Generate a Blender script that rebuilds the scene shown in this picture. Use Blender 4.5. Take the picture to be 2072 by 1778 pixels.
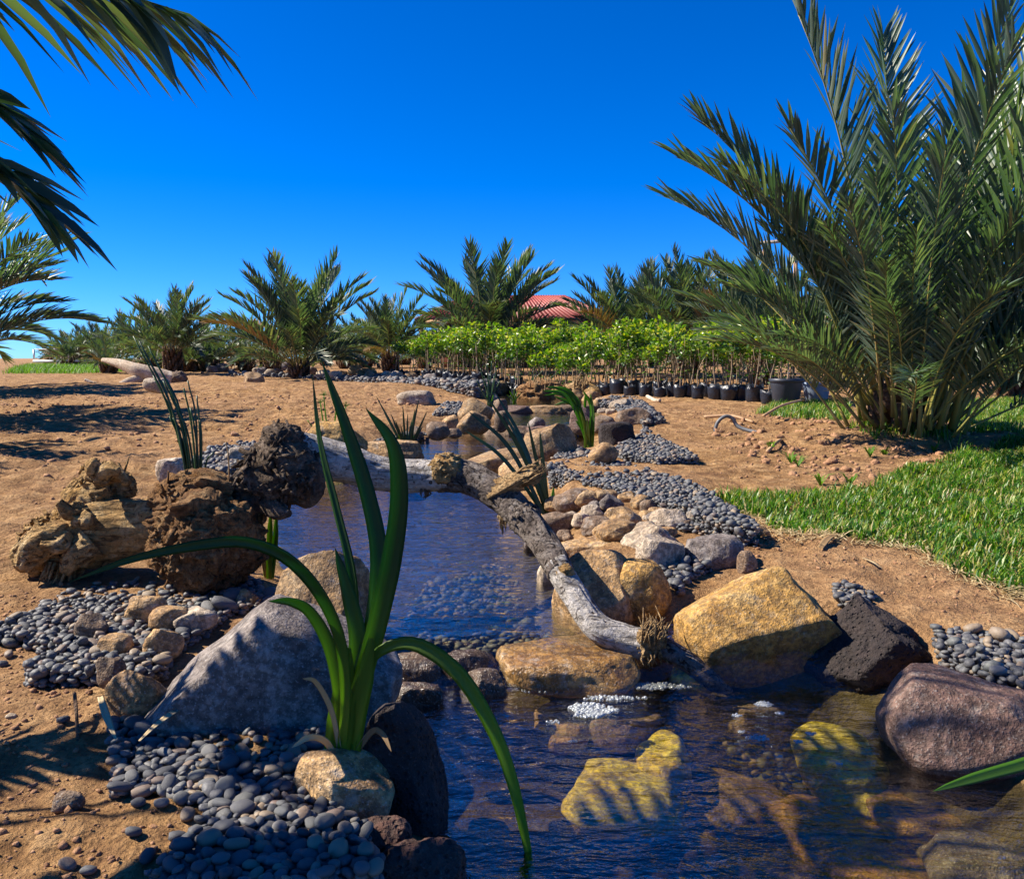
import bpy, bmesh, math, random
import numpy as np
from mathutils import Vector, Matrix, Euler

for o in list(bpy.data.objects):
    bpy.data.objects.remove(o)
SC = bpy.context.scene
COL = SC.collection
rng = np.random.default_rng(11)
random.seed(11)
R = math.radians

# ------------------------------------------------------------------ camera
FPX, CX, CY = 1794.0, 1036.0, 889.0          # layout units: photo scaled to 2072 x 1778
PITCH = R(5.22)
CAMZ = 1.2
cd = bpy.data.cameras.new('camera'); cam = bpy.data.objects.new('camera', cd); COL.objects.link(cam)
cam.location = (0, 0, CAMZ); cam.rotation_euler = (R(90) - PITCH, 0, 0)
cd.sensor_fit = 'HORIZONTAL'; cd.angle = 2 * math.atan(CX / FPX)
cd.clip_start = 0.05; cd.clip_end = 9000
SC.camera = cam

# ------------------------------------------------------------------ sky, sun, exposure
SUN_EL, SUN_AZ = 42.0, -82.0                  # azimuth from +Y towards +X
w = bpy.data.worlds.new('World'); SC.world = w; w.use_nodes = True
nt = w.node_tree; nt.nodes.clear()
sky = nt.nodes.new('ShaderNodeTexSky'); sky.sky_type = 'NISHITA'; sky.sun_disc = False
sky.sun_elevation = R(SUN_EL); sky.sun_rotation = R(SUN_AZ % 360)
sky.air_density = 0.8; sky.dust_density = 0.0; sky.ozone_density = 4.0; sky.altitude = 600
gm = nt.nodes.new('ShaderNodeGamma'); gm.inputs['Gamma'].default_value = 1.1
tn = nt.nodes.new('ShaderNodeMix'); tn.data_type = 'RGBA'; tn.blend_type = 'MULTIPLY'; tn.inputs[0].default_value = 1.0; tn.inputs[7].default_value = (.28, .50, .88, 1)
hs = nt.nodes.new('ShaderNodeHueSaturation'); hs.inputs['Saturation'].default_value = 1.1
bg = nt.nodes.new('ShaderNodeBackground'); bg.inputs['Strength'].default_value = 0.088
wo = nt.nodes.new('ShaderNodeOutputWorld')
nt.links.new(sky.outputs[0], gm.inputs[0]); nt.links.new(gm.outputs[0], tn.inputs[6]); nt.links.new(tn.outputs[2], hs.inputs['Color']); nt.links.new(hs.outputs[0], bg.inputs[0]); nt.links.new(bg.outputs[0], wo.inputs[0])
sl = bpy.data.lights.new('sun', 'SUN'); sl.energy = 5.0; sl.angle = R(0.5); sl.color = (1.0, 0.91, 0.78)
so = bpy.data.objects.new('sun', sl); COL.objects.link(so)
sdir = Vector((math.sin(R(SUN_AZ)) * math.cos(R(SUN_EL)), math.cos(R(SUN_AZ)) * math.cos(R(SUN_EL)), math.sin(R(SUN_EL))))
so.rotation_euler = sdir.to_track_quat('Z', 'Y').to_euler(); so.location = (-6, 2, 9)
vs = SC.view_settings
vs.view_transform = 'Standard'; vs.look = 'None'; vs.gamma = 1.0; vs.use_curve_mapping = False; vs.exposure = 1.05
SC.render.engine = 'CYCLES'
SC.cycles.use_denoising = True
SC.cycles.max_bounces = 8; SC.cycles.transparent_max_bounces = 24
SC.cycles.caustics_reflective = False; SC.cycles.caustics_refractive = False

# ------------------------------------------------------------------ helpers
def ray(px, py):
    u = (px - CX) / FPX; v = (CY - py) / FPX
    return np.array([u, math.cos(PITCH) + v * math.sin(PITCH), -math.sin(PITCH) + v * math.cos(PITCH)])
def atz(px, py, z):
    d = ray(px, py); t = (z - CAMZ) / d[2]
    return np.array([d[0] * t, d[1] * t, z])
def aty(px, py, Y):
    d = ray(px, py); t = Y / d[1]
    return np.array([d[0] * t, Y, CAMZ + d[2] * t])

_TB = np.random.default_rng(4242).random(65536)
def vnoise(P, s=0):
    P = np.asarray(P, float)
    i = np.floor(P); f = P - i; f = f * f * f * (f * (f * 6 - 15) + 10); i = i.astype(np.int64)
    hx = [i[:, 0] * 73856093, (i[:, 0] + 1) * 73856093]; hy = [i[:, 1] * 19349663, (i[:, 1] + 1) * 19349663]
    flat = not P[:, 2].any() if len(P) > 4000 else False
    hz = [i[:, 2] * 83492791 + s * 7919, (i[:, 2] + 1) * 83492791 + s * 7919]
    fx, fy, fz = f[:, 0], f[:, 1], f[:, 2]
    def lk(a, b, c):
        h = hx[a] ^ hy[b] ^ hz[c]; return _TB[(h ^ (h >> 15)) & 65535]
    r0 = (lk(0, 0, 0) * (1 - fx) + lk(1, 0, 0) * fx) * (1 - fy) + (lk(0, 1, 0) * (1 - fx) + lk(1, 1, 0) * fx) * fy
    if flat: return r0 * 2 - 1
    r1 = (lk(0, 0, 1) * (1 - fx) + lk(1, 0, 1) * fx) * (1 - fy) + (lk(0, 1, 1) * (1 - fx) + lk(1, 1, 1) * fx) * fy
    return (r0 * (1 - fz) + r1 * fz) * 2 - 1
def fbm(P, octv=4, s=0, gain=0.5, ridged=False):
    P = np.asarray(P, float); a = 1.0; t = 0; n = 0
    for k in range(octv):
        v = vnoise(P * (2.03 ** k) + np.array([k * 17.3, k * 9.7, 0.0]), s + k * 13)
        if ridged: v = 1 - 2 * np.abs(v)
        t = t + a * v; n += a; a *= gain
    return t / n
def smooth(a, b, x):
    t = np.clip((x - a) / (b - a), 0, 1)
    return t * t * (3 - 2 * t)

def mesh_np(name, V, Fs, mats=None, smoothf=True, midx=None):
    """V (n,3); Fs: list of int arrays (m,3) or (m,4); midx: material index per face array"""
    V = np.asarray(V, np.float32)
    Fs = [np.asarray(f, np.int32) for f in Fs if len(f)]
    me = bpy.data.meshes.new(name)
    me.vertices.add(len(V)); me.vertices.foreach_set('co', V.ravel())
    loops = np.concatenate([f.ravel() for f in Fs])
    tot = np.concatenate([np.full(len(f), f.shape[1], np.int32) for f in Fs])
    st = np.concatenate([[0], np.cumsum(tot)[:-1]]).astype(np.int32)
    me.loops.add(len(loops)); me.loops.foreach_set('vertex_index', loops)
    me.polygons.add(len(tot)); me.polygons.foreach_set('loop_start', st); me.polygons.foreach_set('loop_total', tot)
    if midx is not None:
        me.polygons.foreach_set('material_index', np.concatenate([np.full(len(f), m, np.int32) for f, m in zip(Fs, midx)]))
    if smoothf: me.polygons.foreach_set('use_smooth', np.ones(len(tot), bool))
    for m in (mats or []): me.materials.append(m)
    me.update(calc_edges=True)
    return me
def obj(name, me, parent=None, loc=None):
    o = bpy.data.objects.new(name, me); COL.objects.link(o)
    if parent is not None: o.parent = parent
    if loc is not None: o.location = [float(c) for c in loc]
    return o
def tag(o, label=None, cat=None, group=None, kind=None):
    if label: o['label'] = label
    if cat: o['category'] = cat
    if group: o['group'] = group
    if kind: o['kind'] = kind
    return o
def empty(name, loc, label=None, cat=None, group=None):
    o = bpy.data.objects.new(name, None); COL.objects.link(o); o.location = [float(c) for c in loc]
    o.empty_display_size = 0.1
    return tag(o, label, cat, group)
class MB:
    """collects verts / faces of mixed pieces"""
    def __init__(s): s.V = []; s.T = []; s.Q = []; s.n = 0
    def add(s, V, T=None, Q=None):
        V = np.asarray(V, float).reshape(-1, 3)
        if T is not None and len(T): s.T.append(np.asarray(T) + s.n)
        if Q is not None and len(Q): s.Q.append(np.asarray(Q) + s.n)
        s.V.append(V); s.n += len(V)
    def mesh(s, name, mats, smoothf=True):
        F = []
        if s.T: F.append(np.concatenate(s.T))
        if s.Q: F.append(np.concatenate(s.Q))
        return mesh_np(name, np.concatenate(s.V), F, mats, smoothf)
def box(mb, c, d, M=None):
    V = np.array([[x, y, z] for x in (-.5, .5) for y in (-.5, .5) for z in (-.5, .5)]) * np.array(d)
    if M is not None: V = V @ np.array(M).T
    mb.add(V + np.array(c), None, [[0, 1, 3, 2], [4, 6, 7, 5], [0, 4, 5, 1], [2, 3, 7, 6], [0, 2, 6, 4], [1, 5, 7, 3]])
def frames(P):
    P = np.asarray(P, float); T = np.gradient(P, axis=0); T /= np.linalg.norm(T, axis=1)[:, None] + 1e-9
    up = np.array([0.13, 0.21, 0.97]); N = []; n = np.cross(T[0], up)
    if np.linalg.norm(n) < .2: n = np.cross(T[0], [1, 0, 0])
    for t in T:
        n = n - t * np.dot(n, t); n /= np.linalg.norm(n) + 1e-9; N.append(n.copy())
    N = np.array(N); B = np.cross(T, N)
    return T, N, B
def spline(pts, n):
    pts = np.asarray(pts, float); k = len(pts)
    if k == 2:
        t = np.linspace(0, 1, n)[:, None]; return pts[0] * (1 - t) + pts[1] * t
    ext = np.vstack([2 * pts[0] - pts[1], pts, 2 * pts[-1] - pts[-2]])
    out = []
    for u in np.linspace(0, k - 1 - 1e-6, n):
        i = int(u); f = u - i; p0, p1, p2, p3 = ext[i:i + 4]
        out.append(.5 * ((2 * p1) + (-p0 + p2) * f + (2 * p0 - 5 * p1 + 4 * p2 - p3) * f ** 2 + (-p0 + 3 * p1 - 3 * p2 + p3) * f ** 3))
    return np.array(out)
def tube(mb, P, rad, nu=6, disp=None, cap=True):
    P = np.asarray(P, float); n = len(P); rad = np.broadcast_to(np.asarray(rad, float), (n,))
    T, N, B = frames(P); th = np.linspace(0, 2 * np.pi, nu, endpoint=False)
    V = np.zeros((n, nu, 3)); rr = np.repeat(rad[:, None], nu, 1)
    if disp is not None: rr = rr * disp(n, nu, th)
    V = P[:, None] + rr[..., None] * (np.cos(th)[None, :, None] * N[:, None] + np.sin(th)[None, :, None] * B[:, None])
    idx = np.arange(n * nu).reshape(n, nu)
    a = idx[:-1]; b = np.roll(idx, -1, 1)[:-1]; c = np.roll(idx, -1, 1)[1:]; d = idx[1:]
    Q = np.stack([a, b, c, d], -1).reshape(-1, 4)
    V = V.reshape(-1, 3); Tt = []
    if cap:
        V = np.vstack([V, P[0], P[-1]]); k = n * nu
        for j in range(nu):
            Tt.append([k, (j + 1) % nu, j]); Tt.append([k + 1, idx[-1, j], idx[-1, (j + 1) % nu]])
    mb.add(V, Tt, Q)
_ico = {}
def ico(l):
    if l not in _ico:
        bm = bmesh.new(); bmesh.ops.create_icosphere(bm, subdivisions=l, radius=1)
        _ico[l] = (np.array([v.co[:] for v in bm.verts]), np.array([[v.index for v in f.verts] for f in bm.faces])); bm.free()
    return _ico[l][0].copy(), _ico[l][1]

# ------------------------------------------------------------------ materials
def mat(name):
    m = bpy.data.materials.new(name); m.use_nodes = True; t = m.node_tree
    return m, t, t.nodes['Principled BSDF']
def nd(t, typ, **kw):
    n = t.nodes.new(typ)
    for k, v in kw.items():
        if k in n.inputs: n.inputs[k].default_value = v
        else: setattr(n, k, v)
    return n
def ramp(t, fac, stops):
    r = t.nodes.new('ShaderNodeValToRGB'); e = r.color_ramp.elements
    while len(e) < len(stops): e.new(0.5)
    for el, (p, c) in zip(e, stops): el.position = p; el.color = (*c, 1)
    t.links.new(fac, r.inputs[0]); return r.outputs[0]
def noise(t, vec, scale, detail=6, rough=.6, dist=0):
    n = nd(t, 'ShaderNodeTexNoise', Scale=scale, Detail=detail, Roughness=rough, Distortion=dist)
    if vec is not None: t.links.new(vec, n.inputs['Vector'])
    return n.outputs[0]
def mixc(t, fac, a, b, mode='MIX'):
    m = t.nodes.new('ShaderNodeMix'); m.data_type = 'RGBA'; m.blend_type = mode
    for s, i in ((fac, 0), (a, 6), (b, 7)):
        if isinstance(s, (int, float)): m.inputs[i].default_value = s
        elif isinstance(s, tuple): m.inputs[i].default_value = (*s, 1)
        else: t.links.new(s, m.inputs[i])
    return m.outputs[2]
def math_(t, op, a, b=None):
    m = nd(t, 'ShaderNodeMath', operation=op)
    for s, i in ((a, 0), (b, 1)):
        if s is None: continue
        if isinstance(s, (int, float)): m.inputs[i].default_value = s
        else: t.links.new(s, m.inputs[i])
    return m.outputs[0]
def bump(t, h, strength=.5, dist=.01, normal=None):
    b = nd(t, 'ShaderNodeBump', Strength=strength, Distance=dist); t.links.new(h, b.inputs['Height'])
    if normal: t.links.new(normal, b.inputs['Normal'])
    return b.outputs[0]
def ocoord(t): return nd(t, 'ShaderNodeTexCoord').outputs['Object']
def wpos(t): return nd(t, 'ShaderNodeNewGeometry').outputs['Position']

def stone(name, c0, c1, c2, speck=(.6, .55, .48), rough=.75, bs=1.0, sc=1.0, pit=False, speckle=.0):
    m, t, p = mat(name); v = ocoord(t)
    rnd = nd(t, 'ShaderNodeObjectInfo').outputs['Random']
    vm = nd(t, 'ShaderNodeVectorMath', operation='ADD'); t.links.new(v, vm.inputs[0])
    cm = nd(t, 'ShaderNodeCombineXYZ'); t.links.new(math_(t, 'MULTIPLY', rnd, 37.0), cm.inputs[0]); t.links.new(cm.outputs[0], vm.inputs[1]); v = vm.outputs[0]
    n1 = noise(t, v, 7 * sc, 8, .68, .4)
    col = ramp(t, n1, [(.30, c0), (.5, c1), (.70, c2)])
    n2 = noise(t, v, 45 * sc, 4, .7)
    col = mixc(t, ramp(t, n2, [(.44, (0, 0, 0)), (.60, (1, 1, 1))]), mixc(t, .62, col, (.03, .02, .015)), col)
    n5 = noise(t, v, 16 * sc, 5, .65)
    col = mixc(t, ramp(t, n5, [(.56, (0, 0, 0)), (.68, (.55, .55, .55))]), col, mixc(t, .5, col, speck))
    n3 = noise(t, v, 140 * sc, 2, .5)
    col = mixc(t, ramp(t, n3, [(.60, (0, 0, 0)), (.70, (1, 1, 1))]), col, mixc(t, .35, col, speck))
    hv = nd(t, 'ShaderNodeHueSaturation'); t.links.new(col, hv.inputs['Color'])
    t.links.new(math_(t, 'ADD', math_(t, 'MULTIPLY', rnd, .4), .78), hv.inputs['Value'])
    t.links.new(hv.outputs[0], p.inputs['Base Color'])
    p.inputs['Roughness'].default_value = rough; p.inputs['Specular IOR Level'].default_value = .35
    h = math_(t, 'ADD', n1, math_(t, 'MULTIPLY', n2, .5)); h = math_(t, 'ADD', h, math_(t, 'MULTIPLY', n3, .18))
    if pit:
        vo = nd(t, 'ShaderNodeTexVoronoi', Scale=60 * sc); t.links.new(v, vo.inputs['Vector'])
        h = math_(t, 'ADD', h, math_(t, 'MULTIPLY', ramp(t, vo.outputs[0], [(.0, (0, 0, 0)), (.35, (1, 1, 1))]), .6))
    t.links.new(bump(t, h, .85 * bs, .022), p.inputs['Normal'])
    return m
M = {}
M['tan'] = stone('stone_tan', (.22, .11, .042), (.48, .285, .115), (.64, .45, .24))
M['ochre'] = stone('stone_ochre', (.29, .14, .03), (.53, .29, .065), (.66, .45, .18), speck=(.6, .5, .35), bs=1.1)
M['pale'] = stone('stone_pale', (.33, .23, .14), (.54, .42, .29), (.68, .58, .46))
M['grey'] = stone('stone_grey', (.10, .08, .07), (.23, .19, .165), (.42, .36, .31), speck=(.6, .57, .53))
M['brown'] = stone('stone_brown', (.11, .062, .035), (.23, .145, .085), (.37, .26, .165))
M['rose'] = stone('stone_rose', (.13, .066, .048), (.235, .135, .10), (.33, .215, .165))
M['basalt'] = stone('stone_basalt', (.009, .0075, .0075), (.028, .021, .020), (.072, .05, .043), speck=(.14, .10, .09), rough=.8, bs=1.3, pit=True)
M['lava'] = stone('stone_lava', (.04, .018, .013), (.105, .048, .034), (.19, .10, .075), speck=(.22, .16, .14), bs=1.5, pit=True)
M['algae'] = stone('stone_algae', (.46, .28, .02), (.72, .56, .04), (.85, .74, .10), speck=(.7, .6, .3), rough=.4, bs=.6)
M['ochre_wet'] = stone('stone_ochre_wet', (.22, .10, .03), (.42, .23, .07), (.55, .36, .15), rough=.2, bs=.8)
M['wet'] = stone('stone_wet', (.035, .022, .014), (.09, .06, .04), (.19, .13, .085), rough=.18, bs=.9)

def pebble_mat(name, wet=False):
    m, t, p = mat(name)
    g = nd(t, 'ShaderNodeNewGeometry'); oi = nd(t, 'ShaderNodeObjectInfo')
    r = math_(t, 'FRACT', math_(t, 'ADD', g.outputs['Random Per Island'], math_(t, 'MULTIPLY', oi.outputs['Random'], 7.31)))
    k = .72
    cs = [(0.0, (.05, .053, .06)), (.22, (.085, .088, .095)), (.40, (.14, .14, .145)), (.55, (.10, .108, .11)), (.66, (.20, .195, .185)), (.76, (.13, .14, .13)), (.85, (.19, .125, .10)), (.93, (.36, .27, .17))]
    c = ramp(t, r, [(a, tuple(x * k for x in b)) for a, b in cs])
    n = noise(t, ocoord(t), 90, 3, .6)
    c = mixc(t, ramp(t, n, [(.4, (.0, .0, .0)), (.75, (.5, .5, .5))]), c, mixc(t, .6, c, (.3, .29, .28)))
    t.links.new(c, p.inputs['Base Color']); p.inputs['Roughness'].default_value = .58
    p.inputs['Specular IOR Level'].default_value = .4
    t.links.new(bump(t, n, .35, .006), p.inputs['Normal'])
    return m
M['pebble'] = pebble_mat('pebble_dark')
M['pebble_bed'] = M['pebble']

def dirt_mat():
    m, t, p = mat('desert_soil'); v = wpos(t)
    n1 = noise(t, v, .9, 5, .6); n2 = noise(t, v, 9, 8, .68); n3 = noise(t, v, 70, 5, .65); n4 = noise(t, v, 3.2, 6, .7, .6)
    c = ramp(t, n2, [(.30, (.155, .076, .032)), (.48, (.38, .212, .086)), (.66, (.57, .36, .17))])
    c = mixc(t, ramp(t, n1, [(.4, (0, 0, 0)), (.62, (1, 1, 1))]), c, mixc(t, .35, c, (.55, .33, .18)))
    c = mixc(t, ramp(t, n4, [(.47, (0, 0, 0)), (.62, (1, 1, 1))]), c, mixc(t, .5, c, (.12, .055, .028)))
    c = mixc(t, ramp(t, n3, [(.36, (1, 1, 1)), (.5, (0, 0, 0))]), c, mixc(t, .55, c, (.09, .045, .022)))
    at = nd(t, 'ShaderNodeAttribute', attribute_name='bed')
    bedc = ramp(t, n2, [(.3, (.07, .055, .022)), (.55, (.17, .13, .05)), (.75, (.28, .22, .09))])
    c = mixc(t, at.outputs['Fac'], c, bedc)
    t.links.new(c, p.inputs['Base Color']); p.inputs['Roughness'].default_value = .95; p.inputs['Specular IOR Level'].default_value = .15
    h = math_(t, 'ADD', math_(t, 'MULTIPLY', n2, 1.6), math_(t, 'MULTIPLY', n3, .35))
    t.links.new(bump(t, h, 1.0, .055), p.inputs['Normal'])
    return m
M['dirt'] = dirt_mat()
def clod_mat():
    m, t, p = mat('soil_clod'); v = wpos(t)
    n = noise(t, v, 30, 6, .65)
    t.links.new(ramp(t, n, [(.3, (.18, .085, .04)), (.55, (.37, .20, .10)), (.75, (.48, .29, .16))]), p.inputs['Base Color'])
    p.inputs['Roughness'].default_value = .95; t.links.new(bump(t, n, .8, .02), p.inputs['Normal'])
    return m
M['clod'] = clod_mat()

def leafy(name, stops, rough=.4, spec=.5, trans=.25, tcol=None, nscale=0, objrand=.0):
    m, t, p = mat(name); g = nd(t, 'ShaderNodeNewGeometry'); oi = nd(t, 'ShaderNodeObjectInfo')
    r = math_(t, 'FRACT', math_(t, 'ADD', g.outputs['Random Per Island'], math_(t, 'MULTIPLY', oi.outputs['Random'], 5.17)))
    c = ramp(t, r, stops)
    if nscale:
        n = noise(t, ocoord(t), nscale, 3, .5); c = mixc(t, ramp(t, n, [(.35, (0, 0, 0)), (.7, (.5, .5, .5))]), c, mixc(t, .5, c, (.02, .04, .01)))
    t.links.new(c, p.inputs['Base Color']); p.inputs['Roughness'].default_value = rough; p.inputs['Specular IOR Level'].default_value = spec
    if trans:
        tr = nd(t, 'ShaderNodeBsdfTranslucent')
        if tcol is None: t.links.new(mixc(t, 1.0, c, (1.3, 1.7, .5), 'MULTIPLY'), tr.inputs['Color'])
        else: tr.inputs['Color'].default_value = (*tcol, 1)
        mx = nd(t, 'ShaderNodeMixShader', Fac=trans); t.links.new(p.outputs[0], mx.inputs[1]); t.links.new(tr.outputs[0], mx.inputs[2])
        t.links.new(mx.outputs[0], t.nodes['Material Output'].inputs['Surface'])
    return m
M['frond'] = leafy('palm_leaflet', [(0, (.042, .072, .05)), (.4, (.08, .125, .085)), (.75, (.12, .165, .115)), (.95, (.20, .23, .15)), (1, (.30, .25, .12))], rough=.40, spec=.55, trans=.30)
M['frond_far'] = leafy('palm_leaflet_far', [(0, (.042, .07, .046)), (.5, (.085, .125, .075)), (.85, (.14, .17, .105)), (1, (.24, .22, .12))], rough=.5, trans=.26)
M['rachis'] = leafy('palm_rachis', [(0, (.22, .21, .05)), (.5, (.30, .25, .06)), (1, (.33, .24, .08))], rough=.45, trans=0)
M['dry_frond'] = leafy('dry_palm', [(0, (.20, .12, .05)), (1, (.34, .22, .10))], rough=.8, trans=.1)
M['iris'] = leafy('iris_leaf', [(0, (.035, .105, .018)), (1, (.06, .15, .022))], rough=.45, spec=.4, trans=.52, tcol=(.28, .56, .016), nscale=14)
def veins(m):
    t = m.node_tree; p = t.nodes['Principled BSDF']; mp = nd(t, 'ShaderNodeMapping'); t.links.new(ocoord(t), mp.inputs['Vector']); mp.inputs['Scale'].default_value = (420, 420, 5)
    n = noise(t, mp.outputs[0], 1.0, 2, .5); b = bump(t, n, .35, .002); t.links.new(b, p.inputs['Normal'])
    l = p.inputs['Base Color'].links[0].from_socket; t.links.new(mixc(t, ramp(t, n, [(.4, (0, 0, 0)), (.65, (.5, .5, .5))]), l, mixc(t, .5, l, (.16, .24, .04))), p.inputs['Base Color'])
veins(M['iris'])
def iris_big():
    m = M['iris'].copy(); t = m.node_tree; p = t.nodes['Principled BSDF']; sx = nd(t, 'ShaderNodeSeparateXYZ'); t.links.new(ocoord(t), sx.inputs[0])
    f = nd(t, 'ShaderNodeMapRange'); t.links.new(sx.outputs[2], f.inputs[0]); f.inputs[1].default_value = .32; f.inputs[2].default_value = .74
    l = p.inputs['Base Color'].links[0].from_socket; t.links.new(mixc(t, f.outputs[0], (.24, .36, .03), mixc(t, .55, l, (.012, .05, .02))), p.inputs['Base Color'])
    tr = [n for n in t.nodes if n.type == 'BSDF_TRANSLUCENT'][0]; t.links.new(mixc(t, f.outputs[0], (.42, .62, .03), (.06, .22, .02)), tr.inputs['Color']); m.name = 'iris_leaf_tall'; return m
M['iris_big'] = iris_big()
M['iris_dark'] = leafy('iris_leaf_dark', [(0, (.02, .055, .022)), (.5, (.03, .08, .028)), (1, (.05, .11, .03))], rough=.4, trans=.2)
M['iris_yellow'] = leafy('iris_leaf_young', [(0, (.16, .26, .015)), (1, (.24, .30, .02))], rough=.4, trans=.4)
M['grass'] = leafy('lawn_blade', [(0, (.022, .085, .005)), (.3, (.05, .155, .008)), (.6, (.10, .225, .010)), (.74, (.20, .28, .02)), (.89, (.38, .35, .08)), (1, (.5, .4, .2))], rough=.42, trans=.35)
M['straw'] = leafy('dry_straw', [(0, (.38, .27, .12)), (1, (.55, .43, .24))], rough=.7, trans=.1)
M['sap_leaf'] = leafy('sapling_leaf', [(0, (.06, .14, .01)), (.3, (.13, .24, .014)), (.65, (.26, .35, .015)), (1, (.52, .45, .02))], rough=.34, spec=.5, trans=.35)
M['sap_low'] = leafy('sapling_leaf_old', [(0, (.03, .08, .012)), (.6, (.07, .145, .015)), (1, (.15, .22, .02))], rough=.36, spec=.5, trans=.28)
M['weed'] = leafy('weed_leaf', [(0, (.07, .17, .012)), (1, (.16, .27, .03))], rough=.5, trans=.4)

def simple(name, c, rough=.6, ns=20, amp=.35, bs=.3, metal=0, spec=.4, dist=.01):
    m, t, p = mat(name); n = noise(t, ocoord(t), ns, 5, .6)
    t.links.new(ramp(t, n, [(.3, tuple(x * (1 - amp) for x in c)), (.7, tuple(min(1, x * (1 + amp)) for x in c))]), p.inputs['Base Color'])
    p.inputs['Roughness'].default_value = rough; p.inputs['Metallic'].default_value = metal; p.inputs['Specular IOR Level'].default_value = spec
    t.links.new(bump(t, n, bs, dist), p.inputs['Normal']); return m
M['bag'] = simple('black_plastic', (.016, .02, .03), .36, 25, .3, .5, spec=.5, dist=.02)
M['pot'] = simple('pot_plastic', (.03, .036, .05), .45, 8, .25, .1)
M['pot_pale'] = simple('pot_plastic_pale', (.20, .25, .33), .5, 8, .2, .1)
M['stem'] = simple('sapling_stem', (.30, .22, .14), .8, 40, .4, .4)
M['roof'] = simple('roof_red_metal', (.30, .05, .035), .5, 3, .25, .1)
M['wall'] = simple('house_wall', (.30, .12, .085), .85, 6, .25, .3)
M['timber'] = simple('timber', (.42, .26, .14), .75, 15, .3, .3)
M['glass_dark'] = simple('dark_pane', (.02, .025, .03), .1, 3, .1, 0)
M['white_paint'] = simple('white_paint', (.62, .62, .60), .5, 10, .15, .1)
M['rubber'] = simple('rubber', (.02, .02, .02), .8, 30, .2, .2)
M['red_plastic'] = simple('red_paint', (.5, .02, .02), .5, 10, .1, .1)
M['yellow_petal'] = simple('yellow_petal', (.75, .55, .01), .5, 10, .1, .1)
M['hose'] = simple('grey_hose', (.12, .13, .14), .5, 20, .2, .1)
M['trunk'] = simple('palm_boot', (.13, .075, .04), .9, 25, .6, 1.0, dist=.03)
M['palm_stalk'] = simple('palm_stalk', (.24, .19, .06), .6, 12, .4, .4)

def wood_mat(name, c0, c1, c2, sc=1.0, bs=1.0, crack=(.02, .012, .008), lo=.38, hi=.5, fib=None):
    m, t, p = mat(name); v = ocoord(t)
    n1 = noise(t, v, 9 * sc, 7, .65, 1.0); n2 = noise(t, v, 55 * sc, 5, .7, .5); n3 = noise(t, v, 22 * sc, 6, .7, 1.8)
    c = ramp(t, n1, [(.3, c0), (.5, c1), (.7, c2)])
    c = mixc(t, ramp(t, n3, [(lo, (1, 1, 1)), (hi, (0, 0, 0))]), c, crack)
    c = mixc(t, ramp(t, n2, [(.35, (.7, .7, .7)), (.55, (0, 0, 0))]), c, mixc(t, .6, c, crack))
    t.links.new(c, p.inputs['Base Color']); p.inputs['Roughness'].default_value = .85; p.inputs['Specular IOR Level'].default_value = .2
    h = math_(t, 'ADD', n3, math_(t, 'MULTIPLY', n2, .4))
    if fib:
        mp = nd(t, 'ShaderNodeMapping'); t.links.new(v, mp.inputs['Vector']); mp.inputs['Scale'].default_value = fib; n4 = noise(t, mp.outputs[0], 1.0, 5, .65, .7)
        c = mixc(t, ramp(t, n4, [(.36, (.9, .9, .9)), (.46, (0, 0, 0))]), c, mixc(t, .75, c, crack)); t.links.new(c, p.inputs['Base Color']); h = math_(t, 'ADD', h, math_(t, 'MULTIPLY', ramp(t, n4, [(.3, (0, 0, 0)), (.5, (1, 1, 1))]), .8))
    t.links.new(bump(t, h, 1.0 * bs, .03), p.inputs['Normal'])
    return m
M['log'] = wood_mat('log_golden', (.34, .18, .065), (.58, .36, .14), (.72, .54, .30), lo=.34, hi=.42, fib=(7, 42, 42))
M['burl'] = wood_mat('burl_brown', (.16, .075, .032), (.42, .22, .09), (.60, .39, .19), sc=1.3, bs=1.4, lo=.34, hi=.44)
M['gnarl'] = wood_mat('gnarled_dark_bark', (.11, .075, .052), (.28, .20, .14), (.46, .36, .27), sc=1.3, bs=1.5, lo=.34, hi=.44)
M['branch'] = wood_mat('branch_pale_bark', (.30, .25, .20), (.52, .48, .43), (.66, .63, .60), sc=1.0, bs=.8, crack=(.045, .03, .022), lo=.36, hi=.42, fib=(9, 60, 60))
M['branch_dark'] = wood_mat('branch_mottled_bark', (.10, .075, .06), (.28, .225, .185), (.48, .42, .36), sc=1.3, bs=1.2, lo=.40, hi=.50)
M['splinter'] = wood_mat('splintered_wood', (.38, .22, .09), (.58, .38, .18), (.70, .52, .30), sc=1.6, bs=.9, lo=.33, hi=.40, fib=(14, 90, 90))
M['bleached'] = wood_mat('bleached_log', (.40, .29, .19), (.58, .46, .33), (.70, .60, .46), sc=.5, bs=.6, lo=.32, hi=.38)

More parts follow.
